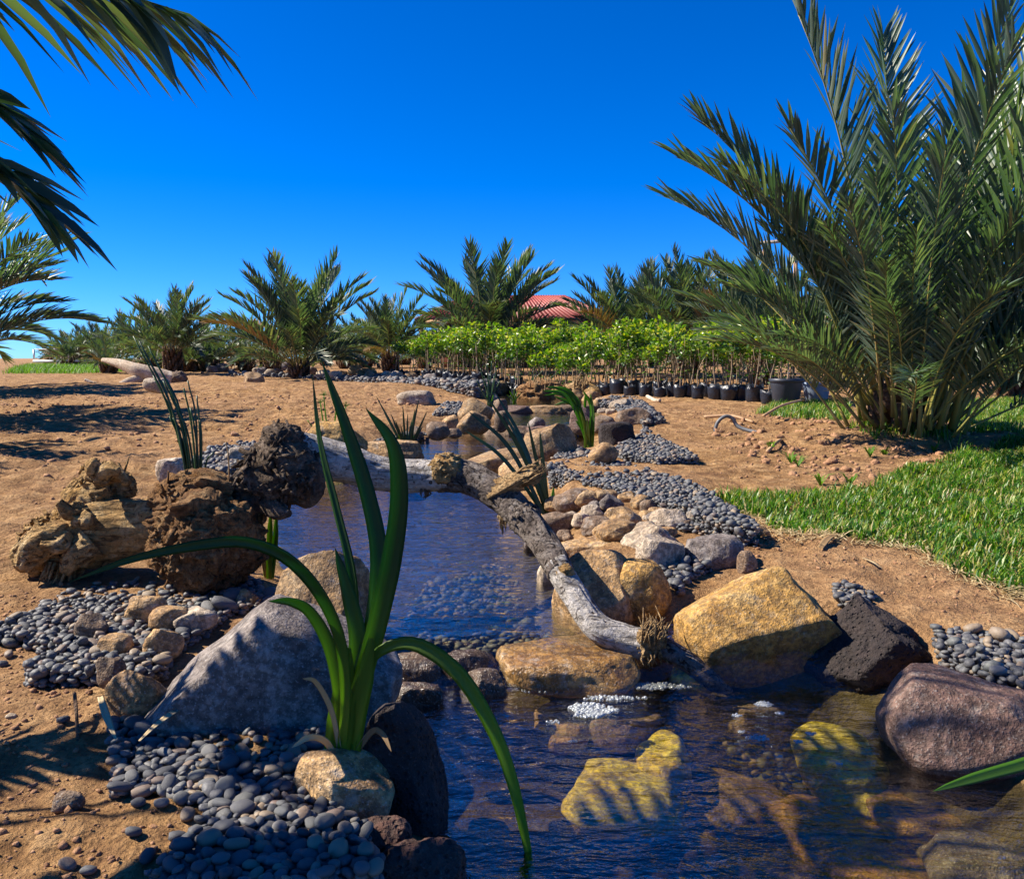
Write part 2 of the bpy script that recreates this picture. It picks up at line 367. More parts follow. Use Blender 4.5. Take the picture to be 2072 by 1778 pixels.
def water_mat(name, tint, wscale=1.0, bstr=.35, rough=.02, dens=2.8):
    m = bpy.data.materials.new(name); m.use_nodes = True; t = m.node_tree; t.nodes.clear()
    v = wpos(t); mp = nd(t, 'ShaderNodeMapping'); t.links.new(v, mp.inputs['Vector']); mp.inputs['Scale'].default_value = (6 * wscale, 15 * wscale, 1)
    n1 = noise(t, mp.outputs[0], 1.0, 4, .55, .6); mp2 = nd(t, 'ShaderNodeMapping'); t.links.new(v, mp2.inputs['Vector']); mp2.inputs['Scale'].default_value = (24 * wscale, 48 * wscale, 1)
    n2 = noise(t, mp2.outputs[0], 1.0, 3, .5, .4)
    h = math_(t, 'ADD', n1, math_(t, 'MULTIPLY', n2, .3)); b = bump(t, h, bstr, .03)
    lw = nd(t, 'ShaderNodeLayerWeight', Blend=.5); t.links.new(b, lw.inputs['Normal'])   # Schlick reflectance, same from both sides
    fres = math_(t, 'ADD', math_(t, 'MULTIPLY', math_(t, 'POWER', lw.outputs['Facing'], 2.3), .95), .05)
    gl = nd(t, 'ShaderNodeBsdfGlossy', Roughness=rough); t.links.new(b, gl.inputs['Normal'])
    tr = nd(t, 'ShaderNodeBsdfTransparent'); tr.inputs['Color'].default_value = (*tint, 1)
    mx = nd(t, 'ShaderNodeMixShader'); t.links.new(fres, mx.inputs[0]); t.links.new(tr.outputs[0], mx.inputs[1]); t.links.new(gl.outputs[0], mx.inputs[2])
    o = nd(t, 'ShaderNodeOutputMaterial'); t.links.new(mx.outputs[0], o.inputs['Surface'])
    va = nd(t, 'ShaderNodeVolumeAbsorption', Density=dens); va.inputs['Color'].default_value = (.70, .62, .20, 1); t.links.new(va.outputs[0], o.inputs['Volume']); return m
M['water'] = water_mat('stream_water', (.97, .97, .95), 1.0, .55)
M['water_far'] = water_mat('pool_water', (.95, .95, .9), .6, .22, dens=6.0)
def bubble_mat():
    m = bpy.data.materials.new('foam_bubble'); m.use_nodes = True; t = m.node_tree; t.nodes.clear()
    gl = nd(t, 'ShaderNodeBsdfGlossy', Roughness=.08); df = nd(t, 'ShaderNodeBsdfDiffuse'); df.inputs['Color'].default_value = (.75, .8, .82, 1)
    tr = nd(t, 'ShaderNodeBsdfTransparent'); a = nd(t, 'ShaderNodeMixShader', Fac=.7); t.links.new(gl.outputs[0], a.inputs[1]); t.links.new(df.outputs[0], a.inputs[2])
    lw = nd(t, 'ShaderNodeFresnel', IOR=1.6); f = math_(t, 'ADD', math_(t, 'MULTIPLY', lw.outputs[0], .8), .34)
    b = nd(t, 'ShaderNodeMixShader'); t.links.new(f, b.inputs[0]); t.links.new(tr.outputs[0], b.inputs[1]); t.links.new(a.outputs[0], b.inputs[2])
    o = nd(t, 'ShaderNodeOutputMaterial'); t.links.new(b.outputs[0], o.inputs['Surface']); return m
M['foam'] = bubble_mat()

# ------------------------------------------------------------------ terrain
def poly_px(pts, z): return np.array([atz(x, y, z)[:2] for x, y in pts])
def sdf(x, y, poly):
    x = np.asarray(x, float); y = np.asarray(y, float); d = np.full(x.shape, 1e9); ins = np.zeros(x.shape, bool)
    n = len(poly)
    for i in range(n):
        a = poly[i]; b = poly[(i + 1) % n]; e = b - a; wx = x - a[0]; wy = y - a[1]
        tt = np.clip((wx * e[0] + wy * e[1]) / (e @ e + 1e-12), 0, 1)
        d = np.minimum(d, (wx - e[0] * tt) ** 2 + (wy - e[1] * tt) ** 2)
        c1 = (a[1] <= y) & (b[1] > y); c2 = (a[1] > y) & (b[1] <= y); cr = e[0] * wy - e[1] * wx
        ins ^= (c1 & (cr > 0)) | (c2 & (cr < 0))
    d = np.sqrt(d); return np.where(ins, -d, d)
ZL, ZU, ZM, ZN, ZT = .10, .22, .30, .38, .45
P_low = np.vstack([poly_px([(770, 1375), (700, 1480), (770, 1600), (850, 1720), (900, 1800)], ZL), [[-.12, 1.2], [-.1, .5], [2.6, .5], [2.6, 1.9]],
                   poly_px([(2100, 1590), (1850, 1490), (1790, 1400), (1680, 1372), (1470, 1345), (1300, 1335), (1000, 1345)], ZL)])
P_up = poly_px([(1275, 1325), (1190, 1250), (1140, 1180), (1095, 1080), (1075, 1020), (1010, 965), (900, 958), (700, 975), (560, 1000), (540, 1080), (560, 1150), (650, 1220), (740, 1260), (775, 1335)], ZU)
P_mid = poly_px([(830, 938), (795, 912), (840, 893), (920, 880), (1010, 870), (1090, 864), (1165, 866), (1195, 892), (1170, 925), (1080, 950), (950, 950)], ZM)
P_nx = poly_px([(1005, 864), (1022, 842), (1035, 826), (1205, 823), (1218, 848), (1198, 868)], ZN)
P_top = poly_px([(1000, 824), (975, 806), (1020, 795), (1180, 795), (1212, 823)], ZT)
POOLS = [(P_top, ZT, .12, .5), (P_nx, ZN, .14, .5), (P_mid, ZM, .18, .5), (P_up, ZU, .13, .38), (P_low, ZL, .30, .30)]
PY = [0, 1.8, 3, 4, 6, 9, 14, 24, 30, 45, 100, 5000]; PZ = [.12, .20, .27, .33, .42, .47, .51, .66, .78, .90, 1.0, 1.0]
def gz(x, y, detail=True):
    x = np.asarray(x, float); y = np.asarray(y, float); sh = x.shape; x = x.ravel(); y = y.ravel()
    z = np.interp(y, PY, PZ)
    P = np.stack([x, y, np.zeros_like(x)], 1)
    near = np.clip(1.4 - y / 60, .3, 1)
    z = z + .035 * fbm(P * .55, 3, 5) * smooth(1.5, 5, y) * near
    # mound and trench round the clump of palm on the right, berm on the left field
    c = atz(1820, 875, .47)
    z = z + .10 * np.exp(-(((x - c[0] + .3) / 1.3) ** 2 + ((y - c[1] + .3) / .9) ** 2))
    d = atz(1590, 872, .45)
    z = z - .22 * np.exp(-(((x - d[0]) / .75) ** 2 + ((y - d[1]) / .55) ** 2))
    e = atz(2010, 905, .45); z = z - .14 * np.exp(-(((x - e[0]) / .7) ** 2 + ((y - e[1]) / .35) ** 2))
    z = z + .16 * np.exp(-((y - 17.5 - .3 * np.sin(x * .6)) / 1.6) ** 2) * smooth(-.8, -2.5, x) * smooth(-12, -7, x)
    for a in (0, 1):   # furrows of the tilled field on the left
        z = z + .03 * np.sin(y * 3.3 + x * .25 + a) * smooth(-1.9, -3.2, x) * smooth(5, 6.5, y) * smooth(16, 12, y) * .6
    if detail:
        rough = .45 + .55 * smooth(-.1, .35, fbm(P * .8, 2, 9))
        fld = 1 + .7 * smooth(-1.6, -2.6, x) + .5 * smooth(2.4, 3.2, x) * smooth(9.5, 8, y)
        z = z + fld * (.026 * fbm(P * 5.0, 4, 21) + .015 * fbm(P * 17, 3, 33, ridged=True) * rough) * np.clip(1.6 - y / 22, .0, 1)
    for poly, wz, dep, bank in POOLS:
        m = (x > poly[:, 0].min() - .8) & (x < poly[:, 0].max() + .8) & (y > poly[:, 1].min() - .8) & (y < poly[:, 1].max() + .8)
        if not m.any(): continue
        s = sdf(x[m], y[m], poly); s = s + .04 * fbm(P[m] * 4, 2, 44)
        zz = z[m]; k = 1 - smooth(0, bank, s)
        zz = zz * (1 - k) + (wz + .012) * k + (zz - np.interp(y[m], PY, PZ)) * k * .5 - dep * smooth(-.02, .30, -s)
        z[m] = np.where(s < bank, zz, z[m])
    return z.reshape(sh)
def ground_hit(px, py):
    d = ray(px, py); z = .35
    for _ in range(7):
        p = atz(px, py, min(z, 1.17)); z = .4 * z + .6 * float(gz(np.array([p[0]]), np.array([p[1]]), False)[0])
    p = atz(px, py, min(z, 1.17)); p[2] = float(gz(np.array([p[0]]), np.array([p[1]]))[0]); return p

def axis_y():
    ys = [-3.0, -2, -1, 0, .4]; y = .6
    while y < 4500:
        ys.append(y); y += max(.02, .0042 * y if y < 26 else .03 * y)
    return np.array(ys)
def axis_x():
    xs = [0.0]; x = 0; st = .022
    while x < 3500:
        x += st
        if x > 2.6: st *= 1.022 if x < 14 else 1.12
        xs.append(x)
    xs = np.array(xs); return np.concatenate([-xs[:0:-1], xs])
ax, ay = axis_x(), axis_y(); gx, gy = np.meshgrid(ax, ay); gzv = gz(gx, gy)
V = np.stack([gx, gy, gzv], -1).reshape(-1, 3); idx = np.arange(len(V)).reshape(gx.shape)
Q = np.stack([idx[:-1, :-1], idx[:-1, 1:], idx[1:, 1:], idx[1:, :-1]], -1).reshape(-1, 4)
me = mesh_np('ground', V, [Q], [M['dirt']])
bed = np.zeros(len(V), np.float32)
for poly, wz, dep, bank in POOLS:
    bed = np.maximum(bed, (1 - smooth(-.04, .03, sdf(V[:, 0], V[:, 1], poly))).astype(np.float32) * (V[:, 2] < wz + .03))
at = me.attributes.new('bed', 'FLOAT', 'POINT'); at.data.foreach_set('value', bed)
tag(obj('ground', me), kind='structure')

# ------------------------------------------------------------------ water
def water_mesh(name, polys, zf, step, mt, grow=.10):
    P = np.vstack(polys); xs = np.arange(P[:, 0].min() - .2, P[:, 0].max() + .2, step); ys = np.arange(P[:, 1].min() - .2, P[:, 1].max() + .2, step)
    X, Y = np.meshgrid(xs, ys); s = np.min([sdf(X, Y, p) for p in polys], 0)
    Z = zf(X, Y); V = np.stack([X, Y, Z], -1).reshape(-1, 3); ii = np.arange(len(V)).reshape(X.shape)
    Q = np.stack([ii[:-1, :-1], ii[:-1, 1:], ii[1:, 1:], ii[1:, :-1]], -1).reshape(-1, 4); ok = (s < grow); sc = (ok[:-1, :-1] & ok[:-1, 1:] & ok[1:, 1:] & ok[1:, :-1]).ravel()
    Q = Q[sc]; used = np.unique(Q); mp = np.full(len(V), -1); mp[used] = np.arange(len(used))
    V = V[used]; Q = mp[Q]; n = len(V); lo = V.copy(); lo[:, 2] -= .6       # closed body of water: surface, floor below the bed, rim
    E = np.concatenate([Q[:, [0, 1]], Q[:, [1, 2]], Q[:, [2, 3]], Q[:, [3, 0]]]); key = E[:, 0].astype(np.int64) * n + E[:, 1]; rev = E[:, 1].astype(np.int64) * n + E[:, 0]
    B = E[~np.isin(key, rev)]; side = np.stack([B[:, 1], B[:, 0], B[:, 0] + n, B[:, 1] + n], 1)
    return tag(obj(name, mesh_np(name, np.vstack([V, lo]), [Q, Q[:, ::-1] + n, side], [mt])), kind='structure')
def z_near(X, Y):
    P = np.stack([X.ravel(), Y.ravel(), 0 * X.ravel()], 1)
    lip = 3.05 - .02 * smooth(.1, .45, X) + .05 * fbm(P * 5, 2, 3).reshape(X.shape)
    k = smooth(-.23, .0, Y - lip)
    wv = (.0035 * fbm(P * np.array([5, 9, 1]), 3, 71) + .0016 * fbm(P * np.array([18, 34, 1]), 2, 75)).reshape(X.shape)
    turb = np.exp(-((Y - lip + .12) / .16) ** 2); wv = wv * (1 + 2.2 * turb)
    rip = .0022 * np.sin((np.hypot(X - .25, Y - 2.75)) * 75) * np.exp(-((Y - 2.45) / .4) ** 2)
    return ZL + (ZU - ZL) * k + wv + rip
water_mesh('stream_water', [P_low, P_up], z_near, .018, M['water'])
for nm, pl, zz in (('pool_water', P_mid, ZM), ('pool_water', P_nx, ZN), ('pool_water', P_top, ZT)):
    water_mesh(nm, [pl], lambda X, Y, zz=zz: zz + .002 * fbm(np.stack([X.ravel() * 4, Y.ravel() * 9, 0 * X.ravel()], 1), 2, 8).reshape(X.shape), .05, M['water_far'])

# ------------------------------------------------------------------ boulders and stones
def rock_mesh(dims, seed, lvl=4, p=2.5, ncut=5, rough=1.0, cuts=(), yaw=0.0, mt=None, low=.16):
    r = np.random.default_rng(seed); V, Fc = ico(lvl)
    V = V / ((np.abs(V) ** p).sum(1) ** (1 / p))[:, None]
    cs = [(np.array(c[:3], float) / np.linalg.norm(c[:3]), c[3]) for c in cuts]
    for _ in range(ncut):
        n = r.normal(size=3); n[2] = abs(n[2]) * .8; n /= np.linalg.norm(n); cs.append((n, r.uniform(.62, .9)))
    c, s = math.cos(yaw), math.sin(yaw)
    for n, d in cs:
        ov = np.maximum(0, V @ n - d); V = V - n * (ov * .88)[:, None]
    U = V / np.linalg.norm(V, axis=1)[:, None]; o = r.uniform(-50, 50, 3)
    V = V + U * (low * fbm(V * 1.1 + o, 2, seed % 97))[:, None]
    V = V + U * (.055 * rough * fbm(V * 3.2 + o, 3, seed % 89 + 5))[:, None] + U * (.022 * rough * fbm(V * 10 + o, 3, seed % 83 + 9, ridged=True))[:, None]
    V = V @ np.array([[c, s, 0], [-s, c, 0], [0, 0, 1]])
    mn, mx = V.min(0), V.max(0); V = (V - (mn + mx) / 2) / (mx - mn) * np.array(dims)
    return mesh_np('boulder', V, [Fc], [mt])
NR = [0]
def rock(x0, y0, x1, y1, zb, mt, label=None, group=None, lvl=None, dep=.8, name=None, bury=.22, cat=None, **kw):
    NR[0] += 1; sd = NR[0] * 131 + 7
    if zb is None: zb = float(ground_hit((x0 + x1) / 2, y1)[2])
    b = atz((x0 + x1) / 2, y1, zb); w0 = (x1 - x0) / FPX * b[1]; d = w0 * dep
    Yc = b[1] + .40 * d; L = aty(x0, (y0 + y1) / 2, Yc); Rr = aty(x1, (y0 + y1) / 2, Yc); top = aty((x0 + x1) / 2, y0, Yc + .1 * d)[2]
    wd = Rr[0] - L[0]; h = max(top - zb, .25 * wd); zbot = zb - bury * h
    if lvl is None: lvl = 5 if (x1 - x0) > 95 else (4 if (x1 - x0) > 38 else 3)
    big = wd > .22
    me = rock_mesh((wd, d, top - zbot if top - zbot > .02 else h), sd, lvl, mt=M[mt], **kw)
    o = obj(name or ('boulder' if big else 'stone'), me, None, ((L[0] + Rr[0]) / 2, Yc, (top + zbot) / 2))
    tag(o, label, cat or ('boulder' if big else 'stone'), group); return o

# left bank, foreground
rock(308, 1218, 815, 1490, .215, 'grey', 'large smooth grey boulder with slanting ridge behind the water iris', dep=.62, ncut=2, cuts=[(-.75, -.12, .62, .36), (.60, -.05, .80, .50), (.28, -.93, .20, .44), (.55, -.75, .35, .75)], rough=.55, low=.07, p=3)
rock(553, 1108, 752, 1300, .20, 'tan', 'tan boulder at pool edge just behind the large grey boulder', dep=.9, cuts=[(-.1, -.8, .6, .55)], rough=.7)
rock(468, 1190, 530, 1245, .25, 'tan', 'small pointed tan stone between burl and large grey boulder')
gA = 'tan stones set in the upper left pebble bed'
for bb, m in [((252, 1198, 345, 1262), 'tan'), ((303, 1226, 382, 1278), 'tan'), ((352, 1228, 442, 1276), 'pale'), ((200, 1280, 268, 1334), 'tan'), ((290, 1268, 368, 1334), 'tan'), ((196, 1326, 252, 1388), 'brown'), ((153, 1238, 218, 1292), 'brown')]:
    rock(*bb, float(ground_hit((bb[0] + bb[2]) / 2, bb[3])[2]) + .03, m, 'fist sized tan stone half buried among dark pebbles left of grey boulder', gA)
rock(216, 1352, 335, 1450, None, 'tan', 'curved tan stone leaning against left end of the large grey boulder', dep=.5)
rock(712, 1415, 908, 1700, .09, 'basalt', 'tall dark triangular boulder standing in the water below the iris', dep=.75, ncut=2, cuts=[(.75, -.3, .55, .45), (-.3, -.85, .3, .6)], rough=.8, p=3)
rock(592, 1522, 798, 1690, .15, 'tan', 'rounded tan boulder at the foot of the iris leaves', dep=.7, cuts=[(.5, -.2, .8, .55)], rough=.6)
rock(715, 1652, 835, 1745, .14, 'lava', 'small red brown lava stone above the larger lava rock', rough=1.6)
rock(755, 1695, 945, 1830, .11, 'lava', 'rough red brown lava rock at pool edge beside pebbles', rough=1.8, low=.22)
rock(105, 1600, 170, 1645, None, 'brown', 'lone dark brown stone lying on shaded soil', dep=.7)
rock(10, 1440, 35, 1455, None, 'pale', 'tiny pale stone lying on sunlit soil', dep=.7)

# right bank, foreground
rock(1362, 1140, 1708, 1372, .10, 'ochre', 'big golden ochre boulder on right bank beside black rock', dep=.75, ncut=2, cuts=[(-.15, -.75, .65, .60), (.2, -.9, -.35, .62), (-.6, 0, .8, .75), (.8, -.1, .5, .75)], rough=.75, low=.10)
rock(1625, 1203, 1925, 1402, .09, 'basalt', 'jagged black basalt boulder between ochre boulder and reddish slab', dep=.8, ncut=4, cuts=[(.65, -.2, .7, .5), (-.7, -.4, .5, .65)], rough=1.7, low=.18, lvl=6)
rock(1783, 1362, 2130, 1572, .09, 'rose', 'smooth reddish brown slab boulder dappled with palm shade', dep=.8, cuts=[(.2, -.1, .97, .55), (-.3, -.8, .45, .68)], rough=.45, low=.08, p=3)
rock(1116, 1112, 1292, 1305, .12, 'tan', 'tan boulder under the fallen branch, mostly in its shadow', dep=.8, cuts=[(-.2, -.6, .75, .6)], rough=.7)
rock(1228, 1128, 1358, 1248, .22, 'ochre', 'rounded golden stone perched between branch and ochre boulder', dep=.8, rough=.8)
rock(1283, 1078, 1388, 1172, .27, 'pale', 'cream stone split by a seam from its grey neighbour', dep=.9)
rock(1378, 1080, 1503, 1164, .27, 'grey', 'speckled grey tan rounded stone above the ochre boulder', dep=.9)
rock(1255, 1056, 1366, 1130, .27, 'pale', 'long pale grey stone sloping toward the water', dep=1.1, cuts=[(-.6, -.3, .7, .6)])
rock(1491, 1112, 1532, 1160, None, 'brown', 'small brown stone tucked behind the speckled stone')
rock(1514, 1060, 1556, 1084, None, 'tan', 'small flat tan stone at the lawn corner')
rock(1120, 1080, 1262, 1138, .22, 'tan', 'wide low tan boulder at the water behind the branch', dep=.7)
rock(1086, 1034, 1180, 1092, .22, 'brown', 'brown boulder with dark broken face at the pool edge', dep=.8, cuts=[(.3, -.9, .1, .5)])
rock(1058, 1080, 1094, 1120, .21, 'wet', 'small wet stone at waterline below the branch')
rock(1086, 1138, 1128, 1190, .20, 'pale', 'pale stone standing in water directly under the branch')
gB = 'stones packed along the right bank'
for bb, m in [((1118, 986, 1204, 1040), 'brown'), ((1199, 990, 1250, 1014), 'tan'), ((1247, 993, 1294, 1019), 'tan'), ((1212, 999, 1263, 1035), 'grey'), ((1188, 1012, 1214, 1036), 'grey'),
              ((1274, 999, 1317, 1031), 'tan'), ((1293, 1009, 1333, 1038), 'brown'), ((1322, 1010, 1359, 1038), 'tan'), ((1224, 1023, 1300, 1064), 'tan'), ((1298, 1038, 1330, 1056), 'pale'), ((1313, 1028, 1392, 1070), 'pale'),
              ((1205, 1050, 1302, 1096), 'tan'), ((1174, 1043, 1241, 1085), 'brown'), ((1380, 1031, 1440, 1064), 'pale'), ((1168, 1030, 1192, 1052), 'tan'), ((1330, 1066, 1372, 1086), 'tan')]:
    rock(*bb, None, m, 'tan or grey stone packed between right bank pebbles and the pool', gB)
rf = np.random.default_rng(23)
for k in range(22):
    x = rf.uniform(1105, 1390); y = np.interp(x, [1105, 1200, 1390], [1060, 1050, 1075]) + rf.uniform(-32, 40); ww = rf.uniform(22, 50)
    rock(x - ww / 2, y - ww * rf.uniform(.5, .7), x + ww / 2, y, None, rf.choice(['tan', 'tan', 'pale', 'brown', 'grey']), 'tan or grey stone packed between right bank pebbles and the pool', gB)
# cascade and underwater stones
cr = atz(1136, 1338, .15)
tag(obj('cascade_rock', rock_mesh((.50, .36, .15), 4711, 5, mt=M['ochre_wet'], ncut=3, cuts=[(0, -.25, 1, .5), (0, -1, .2, .7)], rough=.6, low=.10), None, (cr[0] + .02, cr[1] + .01, .132)), 'flat golden rock with stream water sheeting over it', 'boulder')
gC = 'dark wet rocks in the cascade'
for bb in [(770, 1318, 905, 1400), (880, 1312, 1010, 1395), (930, 1350, 1030, 1420), (790, 1375, 900, 1440), (870, 1290, 970, 1330), (700, 1310, 800, 1400)]:
    rock(*bb, .08, 'wet', 'dark wet rock forming the small cascade between pools', gC, dep=.7, bury=.5, rough=1.2)
rock(1352, 1335, 1452, 1402, .06, 'algae', 'yellow algae covered stone under the end of the branch', dep=.7)
gD = 'submerged yellow stones on the pool bed'
def sub(x0, y0, x1, y1, zt, m='algae', th=.13):
    NR[0] += 1; a = atz(x0, (y0 + y1) / 2, zt); b = atz(x1, (y0 + y1) / 2, zt); c = atz((x0 + x1) / 2, y1, zt); d = atz((x0 + x1) / 2, y0, zt)
    me = rock_mesh((b[0] - a[0], max(.08, d[1] - c[1]), th), NR[0] * 77, 4, mt=M[m], ncut=4, cuts=[(0, 0, 1, .55)], rough=.5, low=.25)
    tag(obj('submerged_stone', me, None, ((a[0] + b[0]) / 2, (c[1] + d[1]) / 2, zt - th * .5)), 'golden algae stone lying under water in the lower pool' if m == 'algae' else 'brownish stone lying deeper under water in the lower pool', 'stone', gD if m == 'algae' else 'brown stones deep in the lower pool')
for q in [(1130, 1500, 1390, 1640, -.02), (1285, 1462, 1405, 1540, .02), (1615, 1448, 1795, 1590, .035)]:
    sub(*q)
for q in [(1540, 1570, 1860, 1720, -.07, 'ochre'), (1400, 1530, 1600, 1640, -.09, 'brown'), (1760, 1570, 1960, 1670, -.01, 'ochre'), (1360, 1660, 1660, 1800, -.12, 'brown'), (1680, 1690, 2010, 1810, -.10, 'ochre'), (940, 1640, 1040, 1720, -.08, 'brown'), (1110, 1650, 1190, 1710, -.09, 'brown'), (1080, 1400, 1190, 1470, .02, 'tan'), (1460, 1400, 1600, 1440, .04, 'brown'), (1190, 1420, 1340, 1470, .03, 'brown'), (1850, 1600, 2200, 1780, -.02, 'grey')]:
    sub(*q)
# middle stream
rock(1054, 855, 1170, 938, .33, 'tan', 'large rounded boulder on right edge of the middle pool, shaded on its right side', dep=.8, ncut=2, cuts=[(-.5, 0, .85, .7), (.8, -.4, .3, .6)], rough=.45)
rock(935, 904, 1092, 962, .29, 'tan', 'smooth tan boulder sloping into the middle pool behind the branch', dep=.8, cuts=[(-.6, -.1, .75, .5)], rough=.4)
rock(1008, 926, 1125, 992, .24, 'tan', 'tan boulder hidden behind the splintered branch stub', dep=.8, rough=.5)
rock(1190, 894, 1250, 936, None, 'tan', 'round tan stone resting on the dark pebble bank', p=2.1, ncut=1, rough=.4, low=.08)
rock(1211, 852, 1290, 910, .38, 'basalt', 'dark blocky rock beside the leaning green iris', cuts=[(0, -1, .1, .6), (0, 0, 1, .6)], p=4)
rock(1243, 823, 1318, 860, None, 'brown', 'brown flat topped rock casting shadow on right bank soil')
rock(1197, 839, 1248, 873, .40, 'brown', 'brown stone just behind the dark blocky rock')
rock(1152, 822, 1206, 872, .37, 'rose', 'reddish stone at water behind the leaning iris')
rock(1067, 843, 1104, 868, .36, 'grey', 'small grey stone standing in the stream above the middle pool')
gE = 'stones around the upper pools'
for bb, m in [((1176, 791, 1221, 824), 'tan'), ((1150, 788, 1183, 818), 'tan'), ((1200, 803, 1244, 827), 'tan'), ((1231, 806, 1279, 829), 'pale'), ((1215, 812, 1232, 826), 'tan'), ((1208, 825, 1230, 836), 'pale'), ((1225, 826, 1246, 838), 'pale'),
              ((1127, 775, 1163, 801), 'grey'), ((1024, 764, 1077, 790), 'tan'), ((985, 770, 1030, 795), 'tan'), ((1062, 782, 1132, 801), 'brown'), ((880, 822, 933, 862), 'tan'), ((925, 804, 1000, 848), 'tan'), ((924, 830, 994, 872), 'tan'),
              ((862, 852, 912, 886), 'brown'), ((894, 839, 928, 870), 'tan'), ((843, 853, 872, 872), 'pale'), ((995, 806, 1028, 840), 'brown'), ((1000, 830, 1030, 868), 'brown'), 
              ((830, 862, 852, 880), 'pale'), ((905, 866, 935, 884), 'brown'), ((985, 795, 1010, 812), 'pale'), ((960, 790, 985, 806), 'tan'), ((935, 780, 965, 797), 'tan')]:
    rock(*bb, None, m, 'tan or brown stone lining the upper stream pools', gE, dep=.7)
for bb, m, zz in [((975, 860, 1080, 883), 'brown', .29), ((1062, 861, 1130, 883), 'rose', .29), ((1112, 860, 1185, 882), 'brown', .29), ((1005, 819, 1085, 837), 'rose', .37), ((1070, 819, 1148, 837), 'tan', .37), ((1130, 819, 1215, 837), 'brown', .37)]:
    rock(*bb, zz, m, 'flat reddish ledge stone with water spilling between two upper pools', 'ledge stones of the upper pools', dep=.6, bury=.6, cuts=[(0, 0, 1, .5)])
rock(802, 789, 882, 819, None, 'pale', 'long white boulder lying alone on the bare soil', dep=.6, p=3, ncut=2, rough=.6)
rock(612, 848, 742, 918, None, 'ochre', 'large orange tan boulder behind the pale branch', dep=.8)
rock(729, 888, 858, 942, .29, 'tan', 'flat tan boulder at left edge of middle pool', dep=.6, cuts=[(0, 0, 1, .5)])
gF = 'pale stones behind the driftwood'
for bb, m in [((318, 925, 378, 974), 'pale'), ((338, 946, 384, 976), 'tan'), ((457, 900, 523, 934), 'pale'), ((414, 944, 464, 974), 'pale'), ((441, 930, 493, 962), 'grey'), ((409, 960, 478, 986), 'pale'), ((495, 925, 530, 950), 'tan')]:
    rock(*bb, None, m, 'pale rounded stone behind the gnarled driftwood stump', gF)
rock(290, 764, 343, 791, None, 'pale', 'pale stone propping up the bleached fallen log', dep=.6)
rock(490, 752, 536, 786, None, 'tan', 'single angular tan boulder on the soil berm', dep=.8)
rock(196, 805, 230, 818, None, 'brown', 'small brown stone on the tilled field') if False else None
gG = 'stones edging the far pebble path'
rr = np.random.default_rng(5)
for k in range(46):
    x = 385 + 620 * (k + rr.uniform(-.3, .3)) / 46; base = np.interp(x, [380, 560, 760, 1000], [748, 757, 768, 782]) + rr.uniform(-9, 5); ww = rr.uniform(14, 34)
    rock(x - ww / 2, base - ww * rr.uniform(.5, .75), x + ww / 2, base, None, rr.choice(['tan', 'pale', 'brown', 'grey']), 'weathered stone in the border of the far pebble path', gG, lvl=3)

# ------------------------------------------------------------------ pebbles
PB = []
for s in range(6):
    r = np.random.default_rng(200 + s); Vp, Fp = ico(2)
    pp = r.uniform(2.0, 2.7); Vp = Vp / ((np.abs(Vp) ** pp).sum(1) ** (1 / pp))[:, None]
    Vp = Vp * (1 + .13 * vnoise(Vp * 1.1 + s * 9.1, s))[:, None]; PB.append((Vp, Fp))
PB1 = []
for s in range(4):
    Vp, Fp = ico(1); PB1.append((Vp * (1 + .12 * vnoise(Vp * 1.2 + s * 5.1, s))[:, None], Fp))
PBME = [mesh_np('pebble', Vp, [Fp], [M['pebble']]) for Vp, Fp in PB]
def rotm(r, flat=.35):
    e = Euler((r.normal(0, flat), r.normal(0, flat), r.uniform(0, 6.283))); return np.array(e.to_matrix())
def drop(polys, size, layers, seed, res=None, zfloor=None, sparse=None):
    r = np.random.default_rng(seed); out = []
    A = np.vstack(polys); mn = A.min(0) - .08; mx = A.max(0) + .08; res = res or size / 6
    gxs = np.arange(mn[0], mx[0], res); gys = np.arange(mn[1], mx[1], res); X, Y = np.meshgrid(gxs, gys)
    H = gz(X, Y); S = np.min([sdf(X, Y, p) for p in polys], 0)
    cells = np.argwhere(S < 0); area = len(cells) * res * res
    N = int(area * layers / (.785 * size * size * .74))
    for k in range(N):
        a = size * math.exp(r.normal(0, .30)); b = a * r.uniform(.55, .95); c = b * r.uniform(.5, .82)
        best = None; rad = max(1, int(.36 * (a + b) / 2 / res))
        for _ in range(6):
            i, j = cells[r.integers(len(cells))]
            wdw = H[max(0, i - rad):i + rad + 1, max(0, j - rad):j + rad + 1]; h = np.partition(wdw.ravel(), int(wdw.size * .7))[int(wdw.size * .7)]
            if best is None or h < best[0]: best = (h, i, j)
        h, i, j = best; x = gxs[j] + r.uniform(-.5, .5) * res; y = gys[i] + r.uniform(-.5, .5) * res; z = h + c * .5 * .72
        R3 = rotm(r, .28); out.append((x, y, z, a / 2, b / 2, c / 2, R3))
        q = rad + 2; i0, i1, j0, j1 = max(0, i - q), i + q + 1, max(0, j - q), j + q + 1
        d2 = ((X[i0:i1, j0:j1] - x) ** 2 + (Y[i0:i1, j0:j1] - y) ** 2) / ((a + b) / 4) ** 2
        H[i0:i1, j0:j1] = np.where(d2 < 1, np.maximum(H[i0:i1, j0:j1], z + c * .5 * np.sqrt(np.clip(1 - d2, 0, 1))), H[i0:i1, j0:j1])
    return out
def gpoly(pts): return np.array([ground_hit(x, y)[:2] for x, y in pts])
def bedmesh(name, lst, label, cat, base=PB, mt='pebble'):
    mb = MB(); r = np.random.default_rng(3)
    for x, y, z, a, b, c, R3 in lst:
        Vp, Fp = base[r.integers(len(base))]; mb.add((Vp * np.array([a, b, c])) @ R3.T + np.array([x, y, z]), Fp)
    return tag(obj(name, mb.mesh(name, [M[mt]])), label, cat, kind='stuff')
